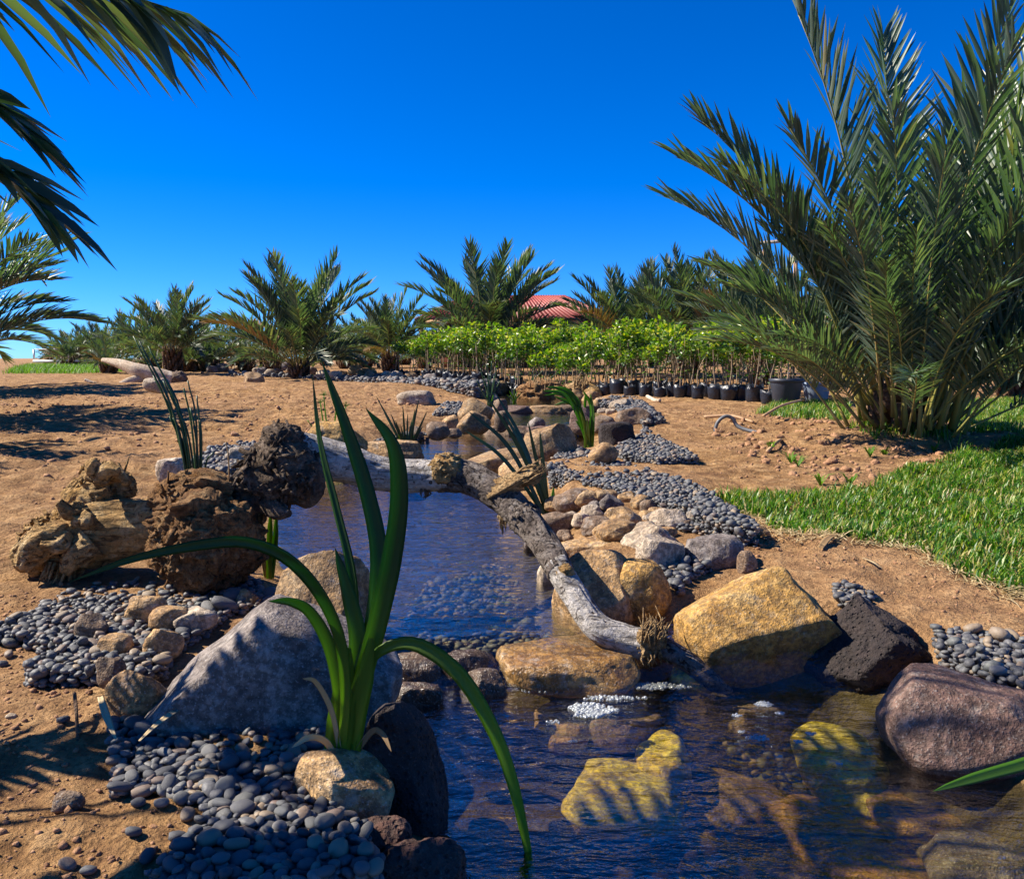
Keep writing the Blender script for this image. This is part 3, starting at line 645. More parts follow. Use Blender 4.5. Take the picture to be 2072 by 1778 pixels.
L1 = gpoly([(-40, 1300), (60, 1250), (140, 1190), (330, 1165), (520, 1185), (560, 1235), (470, 1245), (350, 1335), (330, 1385), (240, 1425), (190, 1395), (60, 1392), (60, 1365), (150, 1335), (60, 1312)])
L2 = gpoly([(232, 1440), (330, 1398), (470, 1388), (690, 1468), (690, 1540), (610, 1560), (640, 1640), (745, 1740), (770, 1850), (440, 1850), (300, 1800), (430, 1660), (400, 1635), (225, 1615), (225, 1500)])
near = drop([L1], .026, 1.6, 1) + drop([L2], .028, 1.8, 2)
# stray pebbles on the soil
rs = np.random.default_rng(8)
for px, py in [(60, 1310), (85, 1320), (20, 1325), (130, 1470), (175, 1762), (140, 1755), (270, 1700), (250, 1530), (420, 1620), (380, 1655), (300, 1745), (5, 1340), (60, 1380), (100, 1375), (360, 1700), (330, 1640), (440, 1600), (280, 1640)]:
    p = ground_hit(px + rs.uniform(-4, 4), py); a = rs.uniform(.03, .048); near.append((p[0], p[1], p[2] + .008, a / 2, a * .38, a * .27, rotm(rs, .2)))
def pix_size(q): return q[3] / math.hypot(q[0], q[1])
def inview(q):
    t = q[1] * math.cos(PITCH) - (q[2] - CAMZ) * math.sin(PITCH); u = q[0] / t * FPX + CX
    v = CY - ((q[1] * math.sin(PITCH)) + (q[2] - CAMZ) * math.cos(PITCH)) / t * FPX
    return -10 < u < 2080 and v < 1785
order = sorted(range(len(near)), key=lambda i: -(pix_size(near[i]) if inview(near[i]) else 0))
ind = set()
Hm = {}
for i in range(len(near)):     # keep only pebbles on top of the pile as individuals
    k = (round(near[i][0] / .03), round(near[i][1] / .03))
    if k not in Hm or near[i][2] > near[Hm[k]][2]: Hm[k] = i
topset = set(Hm.values())
for i in order:
    if i in topset and inview(near[i]): ind.add(i)
    if len(ind) >= 300: break
for i in sorted(ind):
    x, y, z, a, b, c, R3 = near[i]
    o = obj('pebble', PBME[i % 6]); o.matrix_world = Matrix.Translation((x, y, z)) @ Matrix(R3.tolist()).to_4x4() @ Matrix.Diagonal((a, b, c, 1))
    tag(o, 'smooth oval river pebble in the foreground pebble bed around the grey boulder', 'pebble', 'pebbles in the foreground gravel bed')
bedmesh('pebble_bed', [q for i, q in enumerate(near) if i not in ind], 'dark river pebbles filling the left bank bed', 'pebbles')
R1 = gpoly([(1112, 945), (1150, 926), (1250, 932), (1330, 955), (1400, 985), (1455, 1030), (1500, 1068), (1535, 1108), (1480, 1104), (1430, 1080), (1380, 1052), (1250, 1004), (1112, 990)])
R2 = gpoly([(1235, 920), (1285, 885), (1305, 866), (1350, 895), (1412, 936), (1330, 942), (1260, 932)])
R3p = gpoly([(1315, 1135), (1350, 1126), (1445, 1150), (1400, 1172), (1375, 1212), (1345, 1180)])
R4 = gpoly([(1885, 1270), (1960, 1275), (2090, 1300), (2120, 1430), (2000, 1400), (1900, 1358)])
R5 = gpoly([(1685, 1185), (1720, 1195), (1775, 1215), (1740, 1245), (1695, 1235)])
R6 = gpoly([(1255, 800), (1290, 805), (1320, 830), (1345, 858), (1300, 862), (1240, 830), (1215, 835), (1225, 820)])
R7 = gpoly([(1370, 1045), (1440, 1060), (1450, 1085), (1370, 1075)])
right = drop([R1], .030, 1.6, 11) + drop([R2], .031, 1.6, 12) + drop([R3p], .031, 1.6, 13) + drop([R4], .031, 1.7, 14) + drop([R5], .031, 1.6, 15) + drop([R6], .05, 1.3, 16) + drop([R7], .031, 1.5, 17)
bedmesh('pebble_bank', [q for q in right], 'dark grey river pebbles heaped along the right bank', 'pebbles', PB1 + PB[:2])
L3 = gpoly([(385, 985), (380, 945), (440, 905), (525, 895), (560, 930), (500, 985)]); L4 = gpoly([(745, 900), (760, 876), (830, 862), (870, 868), (830, 890)]); L5 = gpoly([(875, 842), (900, 818), (935, 815), (935, 840)])
midl = drop([L3], .038, 1.5, 21) + drop([L4], .04, 1.3, 22) + drop([L5], .045, 1.3, 23)
bedmesh('pebble_patch', midl, 'grey pebbles behind the driftwood and along left of the middle pool', 'pebbles', PB1)
PT = gpoly([(380, 752), (560, 758), (760, 768), (1010, 786), (1010, 800), (960, 806), (900, 790), (760, 776), (560, 764), (380, 757)])
bedmesh('pebble_path', drop([PT], .10, 1.15, 24), 'narrow far path of blue grey pebbles edged with stones', 'pebbles', PB1)
UB = poly_px([(800, 1240), (860, 1150), (1000, 1110), (1100, 1120), (1150, 1200), (1230, 1290), (1000, 1275), (850, 1280)], ZU)
bedmesh('submerged_pebbles', drop([UB], .038, 1.3, 25), 'pale pebbles lying under shallow water before the cascade', 'pebbles', PB1)
LBp = poly_px([(1450, 1350), (1660, 1400), (1790, 1480), (1700, 1470), (1600, 1430), (1480, 1400)], ZL)
bedmesh('submerged_gravel', drop([LBp], .038, 1.1, 26), 'brown pebbles under water beside the ochre boulder', 'pebbles', PB1)

# loose soil clods
mb = MB(); r = np.random.default_rng(31)
def clods(poly, n, s0, s1):
    mn, mx = poly.min(0), poly.max(0); k = 0
    while k < n:
        x, y = r.uniform(mn, mx)
        if sdf(np.array([x]), np.array([y]), poly)[0] > 0: k += .02; continue
        if min(sdf(np.array([x]), np.array([y]), p)[0] for p, *_ in POOLS) < .06: k += .02; continue
        k += 1; s = s0 * (s1 / s0) ** (r.random() ** 2.5); Vc, Fc = ico(1 if s < .03 else 2)
        Vc = Vc * (1 + .6 * vnoise(Vc * 1.9 + r.uniform(0, 90, 3), 2))[:, None] * np.array([s, s * r.uniform(.7, 1), s * .6])
        mb.add(Vc @ rotm(r, .3).T + np.array([x, y, float(gz(np.array([x]), np.array([y]))[0]) + s * .1]), Fc)
clods(gpoly([(-60, 1200), (150, 1180), (120, 1300), (200, 1420), (230, 1620), (420, 1650), (300, 1800), (-60, 1850)]), 900, .003, .014)
clods(gpoly([(-100, 800), (900, 800), (700, 870), (330, 930), (250, 1000), (60, 1180), (-200, 1180)]), 2600, .006, .04)
clods(gpoly([(1480, 845), (1700, 835), (1960, 890), (1900, 960), (1700, 990), (1560, 950), (1440, 890)]), 1500, .006, .045)
clods(gpoly([(1320, 830), (1540, 830), (1500, 900), (1560, 980), (1450, 1010), (1420, 940)]), 300, .006, .02)
clods(gpoly([(1540, 1090), (1700, 1100), (2072, 1220), (2072, 1290), (1800, 1220), (1620, 1150)]), 350, .003, .012)
clods(gpoly([(1440, 1060), (1560, 1090), (1540, 1150), (1480, 1140)]), 250, .004, .02)
tag(obj('soil_clods', mb.mesh('soil_clods', [M['clod']])), 'loose crumbled soil clods scattered over the bare ground', 'soil', kind='stuff')

# ------------------------------------------------------------------ palms
def frond_np(path, leaf_len, npair, lw, seed, fold=True, dihed=.55, start=.22, rw=.02, droop=.0, ang0=1.05, ang1=.38, ragged=.12):
    r = np.random.default_rng(seed); P = np.asarray(path, float); T, N, B = frames(P); n = len(P)
    # side vector horizontal, up vector = normal of frond
    S = np.cross(T, [0, 0, 1.0]); bad = np.linalg.norm(S, axis=1) < .05; S[bad] = N[bad]; S /= np.linalg.norm(S, axis=1)[:, None]
    for i in range(1, n):
        if S[i] @ S[i - 1] < 0: S[i] *= -1
    U = np.cross(S, T)
    seg = np.concatenate([[0], np.cumsum(np.linalg.norm(np.diff(P, axis=0), axis=1))]); seg /= seg[-1]
    def at(A, t): return np.array([np.interp(t, seg, A[:, k]) for k in range(3)])
    V = []; F = []; k = 0
    for i in range(npair):
        for sd in (-1, 1):
            t = start + (1 - start) * ((i + r.uniform(-.3, .3)) / (npair - 1)); t = min(max(t, 0), 1)
            p = at(P, t); tt = at(T, t); s_ = at(S, t); u_ = at(U, t); tt /= np.linalg.norm(tt)
            q = (t - start) / (1 - start); ln = leaf_len * (.45 + .55 * math.sin(min(1, q * 1.6 + .12) * math.pi / 2)) * (1 - .45 * max(0, q - .6) / .4) * r.uniform(1 - ragged, 1 + ragged)
            a = ang0 + (ang1 - ang0) * q + r.normal(0, .09); dh = dihed + r.normal(0, .22)
            d = math.cos(a) * tt + math.sin(a) * (sd * math.cos(dh) * s_ + math.sin(dh) * u_); d /= np.linalg.norm(d)
            wv = np.cross(d, u_ * math.cos(dh) - sd * s_ * math.sin(dh)); wv /= np.linalg.norm(wv) + 1e-9; nv = np.cross(wv, d)
            w0 = lw * r.uniform(.8, 1.15); dr = np.array([0, 0, -1.0]) * ln * droop * r.uniform(.6, 1.4)
            m = p + d * ln * .38 + dr * .15; e = p + d * ln + dr
            if fold:
                m2 = p + d * ln * .72 + dr * .5
                V += [p - wv * w0 * .25, p, p + wv * w0 * .25, m - wv * w0 * .5 + nv * w0 * .28, m, m + wv * w0 * .5 + nv * w0 * .28, m2 - wv * w0 * .34 + nv * w0 * .15, m2, m2 + wv * w0 * .34 + nv * w0 * .15, e]
                F += [[k, k + 1, k + 4], [k, k + 4, k + 3], [k + 1, k + 2, k + 5], [k + 1, k + 5, k + 4], [k + 3, k + 4, k + 7], [k + 3, k + 7, k + 6], [k + 4, k + 5, k + 8], [k + 4, k + 8, k + 7], [k + 6, k + 7, k + 9], [k + 7, k + 8, k + 9]]; k += 10
            else:
                V += [p - wv * w0 * .3, p + wv * w0 * .3, m - wv * w0 * .5, m + wv * w0 * .5, e]
                F += [[k, k + 1, k + 3], [k, k + 3, k + 2], [k + 2, k + 3, k + 4]]; k += 5
    mb = MB(); mb.add(V, F); nl = len(F)
    tube(mb, P, np.interp(seg, [0, .12, .3, 1], [rw * 1.8, rw * 1.1, rw * .8, rw * .15]), 5)
    return mb, nl
def frond_mesh(path, *a, mats=None, **kw):
    mb, nl = frond_np(path, *a, **kw)
    Tt = np.concatenate(mb.T); Qq = np.concatenate(mb.Q)
    return mesh_np('frond', np.concatenate(mb.V), [Tt[:nl], Tt[nl:], Qq], mats, True, [0, 1, 1])
def arc(L, e0, bend, n=16, twist=0):
    t = np.linspace(0, 1, n); ang = e0 - bend * t ** 1.7; d = L / (n - 1)
    x = np.concatenate([[0], np.cumsum(np.cos(ang[:-1]) * d)]); z = np.concatenate([[0], np.cumsum(np.sin(ang[:-1]) * d)])
    return np.stack([x, twist * x * x, z], 1)
FM = {}
def proto(kind):
    """set of frond meshes, unit length 1, from upright (young) to low (old)"""
    if kind not in FM:
        fold = kind == 'near'; out = []; ll = .19 if fold else .23
        for k in range(9):
            q = k / 8
            out.append([frond_mesh(arc(1, R(84 - 62 * q), R(22 + 48 * q), 14, tw), ll, 58 if fold else 42, .0115 if fold else .019, 50 + k * 3 + j, fold=fold, start=.24, rw=.0055, droop=.05 + .1 * q,
                        mats=[M['frond'] if fold else M['frond_far'], M['rachis']]) for j, tw in enumerate((-.12, .1))])
        FM[kind] = out
    return FM[kind]
def trunk_mesh(h, r0):
    mb = MB(); n = 14
    tube(mb, np.array([[0, 0, -.1 + (h + .1) * i / 9] for i in range(10)]), [r0 * .8] * 7 + [r0 * .85, r0 * .7, r0 * .3], 10)
    r = np.random.default_rng(int(h * 1000)); k = 0; z = 0
    while z < h:       # overlapping leaf-base boots
        for j in range(6):
            a = k * 2.4 + j * 1.047 + r.uniform(-.1, .1); c = np.array([math.cos(a), math.sin(a), 0])
            P = np.array([c * r0 * .7 + [0, 0, z], c * r0 * 1.15 + [0, 0, z + .10], c * r0 * 1.3 + [0, 0, z + .22 + r.uniform(0, .08)]]); tube(mb, P, [r0 * .28, r0 * .2, r0 * .10], 5)
        z += .09; k += 1
    return mb.mesh('trunk', [M['trunk']])
def palm(x, y, L, n, label, kind='far', trunk=.5, r0=.2, seed=0, zoff=0, explicit=(), emin=0., emax=1., group=None, jit=.18, spread=0.0, skip=None):
    z = float(gz(np.array([x]), np.array([y]))[0]) + zoff
    root = empty('date_palm', (x, y, z), label, 'palm tree', group)
    obj('trunk', trunk_mesh(trunk, r0), root)
    r = np.random.default_rng(900 + seed); pr = proto(kind); used = []
    for k in range(n):
        q = emin + (emax - emin) * (k + .5) / n; az = k * 2.39996 + r.uniform(-.25, .25)
        if skip and skip(az, q): continue
        used.append((az, q, L * (1.0 - .22 * q) * r.uniform(1 - jit, 1 + jit * .5)))
    used += list(explicit)
    for az, q, ln in used:
        me = pr[int(min(8, max(0, round(q * 8 + r.normal(0, .35)))))][r.integers(2)]
        o = obj('frond', me, root); s = spread * r.uniform(.2, 1)
        o.location = (math.cos(az) * (r0 * .5 + s), math.sin(az) * (r0 * .5 + s), trunk * r.uniform(.72, .98) if not spread else trunk * (1 - s / spread) * .9 - .04); o.rotation_euler = (r.normal(0, .12), r.normal(0, .04), az); o.scale = (ln, ln * 1.0, ln)
        if q > .45 and r.random() < .10:      # a dead, dried-out frond
            o.material_slots[0].link = 'OBJECT'; o.material_slots[0].material = M['dry_frond']
    return root
PI = math.pi
# the tall clump on the right: az 180 deg = to the left in the picture
c = ground_hit(1825, 868)
ex = [(R(92), .0, 4.05), (R(70), .02, 3.9), (R(15), .06, 3.9), (R(178), .10, 3.55), (R(184), .30, 3.0), (R(165), .28, 2.9), (R(196), .34, 2.75), (R(182), .50, 2.15), (R(192), .56, 1.95), (R(174), .62, 1.8), (R(215), .66, 1.6), (R(200), .64, 1.75), (R(188), .22, 3.1),
      (R(272), .08, 3.0), (R(262), .25, 2.5), (R(300), .20, 2.9), (R(330), .25, 3.1), (R(5), .15, 3.6), (R(350), .32, 3.1), (R(10), .5, 2.8), (R(340), .65, 2.4), (R(25), .26, 3.3), (R(285), .45, 2.1), (R(240), .5, 2.0), (R(315), .7, 1.8), (R(225), .36, 2.3), (R(210), .15, 2.7), (R(160), .36, 2.5), (R(0), .4, 2.9), (R(355), .08, 3.8), (R(280), .0, 3.3), (R(320), .05, 3.6), (R(40), .1, 3.6), (R(250), .15, 2.7), (R(290), .3, 2.5), (R(310), .12, 3.0)]
palm(c[0], c[1], 2.15, 56, 'tall bushy date palm clump growing at the lawn edge beside the plastic pots', 'near', trunk=.34, r0=.24, seed=1, explicit=ex, spread=.4, emin=.05, emax=.8, zoff=-.02, skip=lambda az, q: math.cos(az) < -.35 and q > .5)
# bare upright stalks at its base
# palms of the background
def bg(px, base_y, top_y, label, n=30, D=None, seed=0, group=None, tr=.6, kind='far', **kw):
    if D is None: p = ground_hit(px, base_y)
    else: p = aty(px, base_y, D)
    top = aty(px, top_y, p[1])[2]; zz = float(gz(np.array([p[0]]), np.array([p[1]]))[0]); H = top - zz
    return palm(p[0], p[1], max(.6, (H - tr) * 1.02), n, label, kind, trunk=tr, r0=.22, seed=seed, group=group, **kw)
bg(605, 745, 512, 'full date palm with spread fronds behind the far pebble path', 46, D=24, seed=2, tr=.3)
bg(350, 745, 575, 'date palm behind the bleached fallen log and yellow flowers', 42, D=27, seed=3, tr=.7)
bg(985, 745, 495, 'date palm rising in front of the red roofed house', 54, D=28, seed=4, tr=.7)
bg(790, 745, 585, 'smaller date palm between the full palm and the red roof', 40, D=29, seed=5, tr=.5)
bg(1395, 745, 500, 'dense date palm behind the middle of the sapling block', 50, D=24, seed=6, tr=.6)
bg(1265, 745, 512, 'date palm behind the sapling block just right of the house posts', 46, D=26, seed=7, tr=.6)
bg(1540, 745, 500, 'date palm behind the large black pot and timber crossbar', 42, D=20, seed=8, tr=.5)
bg(2045, 790, 540, 'date palm behind the tall clump at its right', 42, D=16, seed=9, tr=.4)
bg(1700, 760, 550, 'date palm half hidden behind the tall clump', 40, D=20, seed=19, tr=.4)
gH = 'low date palms in the far grove'
gl = [(250, 630, 33), (205, 645, 38), (300, 618, 31), (165, 660, 44), (130, 680, 52), (430, 635, 34), (480, 650, 36), (540, 650, 36), (700, 635, 34), (740, 615, 36), (860, 645, 34), (100, 695, 64), (660, 655, 40), (1120, 660, 34), (390, 660, 30), (1480, 630, 28), (1900, 630, 24), (1960, 650, 26)]
rg = np.random.default_rng(66)
gl += [(120 + 1500 * (q + rg.uniform(-.3, .3)) / 24, rg.uniform(640, 672), rg.uniform(36, 50)) for q in range(24)]
gl += [(230 + 400 * (q + rg.uniform(-.3, .3)) / 6, rg.uniform(670, 690), rg.uniform(27, 30)) for q in range(6)]
for k, (x, t, D) in enumerate(gl):
    bg(x, 740, t, 'low bushy date palm in the grove beyond the far pebble path', 24, D=D, seed=30 + k, tr=.2, group=gH)
# palm at left edge, and one out of view that shades the field
palm(-7.5, 11.0, 2.75, 46, 'dark date palm at the edge of the tilled field beside the parked trailer', 'near', trunk=.6, r0=.28, seed=11, emin=.1, emax=.8)
palm(-7.0, 7.3, 2.3, 34, 'date palm standing left of the driftwood, shading the soil', 'near', trunk=.5, r0=.26, seed=12, emax=.7)
palm(-11.0, 16.5, 2.9, 34, 'date palm further along the edge of the tilled field', 'far', trunk=.7, r0=.28, seed=13)

# near palm whose fronds hang into the view
NP = (-3.0, 1.75)
root = palm(NP[0], NP[1], 1.9, 26, 'date palm close by whose dark fronds hang over the pebble bed', 'near', trunk=.6, r0=.24, seed=14, emin=.1, emax=.8, skip=lambda az, q: math.cos(az) > .62 or math.sin(az) > .80)
def own_frond(pts, leaf_len, npair, lw, seed, **kw):
    me = frond_mesh(spline(pts, 26), leaf_len, npair, lw, seed, mats=[M['frond'], M['rachis']], **kw)
    o = obj('frond', me, root); o.matrix_parent_inverse = Matrix.Translation(root.location).inverted(); return o
base = np.array([NP[0], NP[1], .85])
own_frond([base, (-2.8, 2.1, 1.7), aty(-360, -130, 2.6), aty(-120, -95, 2.8), aty(120, -50, 2.85), aty(335, 15, 2.85)], .50, 52, .048, 401, start=.42, rw=.014, droop=.40, dihed=-.25, ang0=.95, ang1=.36)
own_frond([base, (-2.5, 1.78, 1.35), aty(-420, 210, 1.82), aty(-220, 255, 1.82), aty(-40, 330, 1.82), aty(75, 420, 1.8)], .30, 64, .040, 402, start=.42, rw=.012, droop=.16, dihed=.15, ang0=1.05, ang1=.36)
own_frond([base, (-2.5, 1.80, 1.45), aty(-420, 60, 1.85), aty(-230, 120, 1.85), aty(-60, 190, 1.85), aty(45, 270, 1.85)], .28, 64, .038, 406, start=.42, rw=.012, droop=.10, dihed=.15, ang0=1.05, ang1=.36)
own_frond([base, (-2.8, 2.2, 2.2), (-2.4, 2.6, 2.8), (-1.9, 2.86, 2.98), (-1.35, 2.95, 2.9)], .42, 17, .034, 404, start=.4, rw=.014, droop=.15)
own_frond([base, (-2.7, 1.65, 1.25), (-2.3, 1.68, 1.6), (-1.9, 1.75, 1.7), (-1.5, 1.82, 1.6)], .36, 46, .04, 407, start=.25, rw=.013, droop=.2)
own_frond([base, (-2.7, 2.1, 1.0), (-2.35, 2.28, 1.2), (-2.0, 2.38, 1.22), (-1.75, 2.43, 1.1)], .27, 46, .04, 408, start=.25, rw=.013, droop=.2)
own_frond([base, (-2.6, 1.5, 1.9), (-2.2, 1.4, 2.3), (-1.7, 1.35, 2.45), (-1.2, 1.3, 2.4)], .42, 46, .034, 403, start=.3, rw=.014, droop=.25)
own_frond([base, (-2.5, 1.5, 1.7), (-2.1, 1.35, 2.1), (-1.6, 1.2, 2.2), (-1.1, 1.1, 2.1)], .40, 46, .034, 405, start=.3, rw=.014, droop=.2)

# ------------------------------------------------------------------ nursery saplings
def leaf_cloud(mb, r, n, cen, rad, ls):
    for _ in range(n):
        while True:
            q = r.uniform(-1, 1, 3)
            if q @ q < 1: break
        p = cen + q * rad; d = r.normal(size=3); d[2] = d[2] * .6 + .25; d /= np.linalg.norm(d); s = np.cross(d, r.normal(size=3)); s /= np.linalg.norm(s) + 1e-9
        l = ls * r.uniform(.7, 1.3); wd = l * .24; nn = np.cross(s, d)
        mb.add([p, p + d * l * .45 + s * wd - nn * wd * .3, p + d * l, p + d * l * .45 - s * wd - nn * wd * .3, p + d * l * .45 + nn * 0], [[0, 1, 4], [1, 2, 4], [2, 3, 4], [3, 0, 4]])
SAP = []
for k in range(7):
    r = np.random.default_rng(600 + k); sx, sy = r.normal(0, .05, 2); H = r.uniform(.92, 1.08)
    P = spline([(0, 0, .15), (sx * .5 + r.normal(0, .025), r.normal(0, .02), .42), (sx, sy, .7), (sx * 1.3, sy * 1.3, H)], 9)
    st = MB(); tube(st, P, np.linspace(.011, .004, 9), 5)
    for j in range(3):
        b = P[3 + j]; a = r.uniform(0, 6.28); tube(st, [b, b + [math.cos(a) * .05, math.sin(a) * .05, .10], b + [math.cos(a) * .08, math.sin(a) * .08, .25]], [.005, .004, .002], 4)
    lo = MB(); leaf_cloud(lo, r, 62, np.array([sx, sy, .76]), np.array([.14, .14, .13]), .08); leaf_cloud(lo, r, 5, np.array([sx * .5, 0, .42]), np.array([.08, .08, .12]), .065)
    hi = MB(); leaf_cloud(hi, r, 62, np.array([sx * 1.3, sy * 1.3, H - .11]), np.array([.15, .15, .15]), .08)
    bg_ = MB(); nb = 14; th = np.linspace(0, 6.283, nb, endpoint=False); rings = []
    for zz, rr_ in ((.0, .085), (.03, .098), (.10, .102), (.17, .108), (.215, .112), (.19, .098), (.16, .09)):
        jj = 1 + r.normal(0, .05, nb); rings.append(np.stack([np.cos(th) * rr_ * jj, np.sin(th) * rr_ * jj, zz + (r.normal(0, .02, nb) if zz > .16 else np.zeros(nb))], 1))
    nR = len(rings); idb = np.arange(nR * nb).reshape(nR, nb); bg_.add(np.vstack(rings), None, np.stack([idb[:-1], np.roll(idb, -1, 1)[:-1], np.roll(idb, -1, 1)[1:], idb[1:]], -1).reshape(-1, 4))
    so_ = MB(); so_.add(np.vstack([np.stack([np.cos(th) * .092, np.sin(th) * .092, th * 0 + .165], 1), [[0, 0, .175]]]), [[j, (j + 1) % nb, nb] for j in range(nb)])
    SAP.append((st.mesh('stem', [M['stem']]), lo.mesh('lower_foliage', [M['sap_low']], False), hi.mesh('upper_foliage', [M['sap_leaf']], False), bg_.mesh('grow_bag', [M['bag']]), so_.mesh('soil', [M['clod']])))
r = np.random.default_rng(77)
A = ground_hit(1560, 818)[:2]; B = np.array(aty(800, 760, 23.5)[:2]); nrow = 9; ncol = 33
dirr = (B - A) / np.linalg.norm(B - A); per = np.array([-dirr[1], dirr[0]]); per = per if per[1] > 0 else -per
LEN = np.linalg.norm(B - A)
for i in range(nrow):
    for j in range(ncol):
        p = A + dirr * (LEN * (j + r.uniform(-.25, .25)) / (ncol - 1)) + per * (i * .27 + r.uniform(-.06, .06)); z = float(gz(np.array([p[0]]), np.array([p[1]]))[0])
        if i > 0 and r.random() < .06: continue
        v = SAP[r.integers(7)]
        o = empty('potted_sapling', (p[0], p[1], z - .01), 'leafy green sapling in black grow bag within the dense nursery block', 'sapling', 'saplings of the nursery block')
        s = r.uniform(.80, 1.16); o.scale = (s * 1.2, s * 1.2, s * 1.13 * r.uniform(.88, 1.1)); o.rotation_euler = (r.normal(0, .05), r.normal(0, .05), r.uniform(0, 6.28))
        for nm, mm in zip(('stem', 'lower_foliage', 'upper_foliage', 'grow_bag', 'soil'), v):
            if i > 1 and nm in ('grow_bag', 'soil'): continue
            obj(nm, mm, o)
# pots
def pot(px, py, wpx, hpx, mt, label):
    p = ground_hit(px, py); rt = wpx / FPX * p[1] / 2; h = hpx / FPX * p[1]
    o = empty('plastic_pot', (p[0], p[1] + rt * .7, p[2]), label, 'pot')
    th = np.linspace(0, 6.283, 28, endpoint=False); prof = [(.0, .70), (.02, .73), (.86, .95), (.87, 1.0), (1.0, 1.03), (1.0, .97), (.8, .9)]
    V = np.vstack([np.stack([np.cos(th) * rt * q, np.sin(th) * rt * q, th * 0 + h * zz], 1) for zz, q in prof]); idb = np.arange(len(V)).reshape(len(prof), 28)
    Qd = np.stack([idb[:-1], np.roll(idb, -1, 1)[:-1], np.roll(idb, -1, 1)[1:], idb[1:]], -1).reshape(-1, 4)
    for nm, a_, b_ in (('shell', 0, 2), ('rim', 2, 5), ('liner', 5, 6)): obj(nm, mesh_np(nm, V[28 * a_:28 * (b_ + 1)], [Qd[28 * a_:28 * b_] - 28 * a_], [mt]), o)
    so_ = np.vstack([np.stack([np.cos(th) * rt * .9, np.sin(th) * rt * .9, th * 0 + h * .82], 1), [[0, 0, h * .85]]]); obj('soil', mesh_np('soil', so_, [[[j, (j + 1) % 28, 28] for j in range(28)]], [M['clod']]), o)
    st = MB(); tube(st, spline([(0, 0, h * .8), (.03, 0, h * 1.3), (.0, .03, h * 2.1)], 7), np.linspace(.016, .007, 7), 5); obj('stem', st.mesh('stem', [M['stem']]), o)
    lf = MB(); leaf_cloud(lf, np.random.default_rng(3), 90, np.array([0, 0, h * 2.1]), np.array([.2, .2, .25]), .09); obj('foliage', lf.mesh('foliage', [M['sap_low']], False), o)
pot(1597, 822, 68, 56, M['pot'], 'large black plastic nursery pot at the end of the sapling block')
pot(1658, 816, 58, 44, M['pot_pale'], 'bluish grey plastic pot behind the palm beside the large black pot')

# ------------------------------------------------------------------ lawns
def lawn(name, pts, dens, h, label, seed, mt='grass'):
    poly = gpoly(pts); r = np.random.default_rng(seed); mn, mx = poly.min(0), poly.max(0); area = (mx - mn).prod(); n = int(area * dens)
    x = r.uniform(mn[0], mx[0], n); y = r.uniform(mn[1], mx[1], n); s = sdf(x, y, poly) + .07 * fbm(np.stack([x * 5, y * 5, 0 * x], 1), 3, seed)
    k = (s < 0) & (r.random(n) < np.clip(-s / .06 + .25, 0, 1)); x, y, s = x[k], y[k], s[k]; n = len(x); z = gz(x, y) - .004
    tuft = fbm(np.stack([x * 7, y * 7, 0 * x], 1), 2, seed + 3)
    a = r.uniform(0, 6.283, n); ln = h * r.uniform(.55, 1.25, n) * (1 + .45 * tuft); lean = r.uniform(.25, 1.05, n); wd = r.uniform(.0022, .0048, n) * (h / .06) ** .5
    d = np.stack([np.cos(a), np.sin(a), 0 * a], 1); sd = np.stack([-np.sin(a), np.cos(a), 0 * a], 1); up = np.array([0, 0, 1.0]); b = np.stack([x, y, z], 1)
    m = b + d * (ln * lean * .35)[:, None] + up * (ln * .55)[:, None]; e = b + d * (ln * lean * .95)[:, None] + up * (ln * (1.0 - .35 * lean))[:, None]
    V = np.stack([b - sd * wd[:, None], b + sd * wd[:, None], m - sd * (wd * .85)[:, None], m + sd * (wd * .85)[:, None], e], 1).reshape(-1, 3); o = np.arange(n)[:, None] * 5
    F = np.concatenate([o + [0, 1, 3], o + [0, 3, 2], o + [2, 3, 4]])
    return tag(obj(name, mesh_np(name, V, [F], [M[mt]], False)), label, 'grass', kind='stuff')
lawn('lawn', [(1440, 1012), (1500, 1000), (1600, 1006), (1750, 985), (1830, 955), (1900, 935), (1960, 905), (2072, 880), (2300, 880), (2350, 1300), (2072, 1205), (1960, 1170), (1850, 1110), (1700, 1092), (1600, 1088), (1500, 1042)], 4600, .072, 'green lawn beside the right bank soil', 1)
lawn('lawn', [(1528, 838), (1560, 818), (1720, 812), (1720, 852), (1600, 846)], 1500, .10, 'small lawn strip before the plastic pots', 2)
lawn('lawn', [(1925, 815), (2160, 804), (2250, 880), (1965, 878), (1915, 852)], 1500, .09, 'lawn behind the tall palm clump', 3)
lawn('grass_fringe', [(1690, 880), (1750, 872), (1900, 885), (2010, 905), (1960, 925), (1880, 905), (1760, 893)], 700, .16, 'longer grass fringing the foot of the palm clump', 4)
lawn('far_weeds', [(5, 757), (60, 741), (330, 745), (320, 754), (150, 757)], 220, .20, 'bright green weeds on far side of the tilled field', 5, 'weed')
mb = MB(); rw_ = np.random.default_rng(17); edge = spline(np.array([list(ground_hit(x, y)) for x, y in [(1500, 1045), (1600, 1090), (1700, 1096), (1850, 1114), (1960, 1174), (2072, 1210), (2150, 1230)]]), 200)
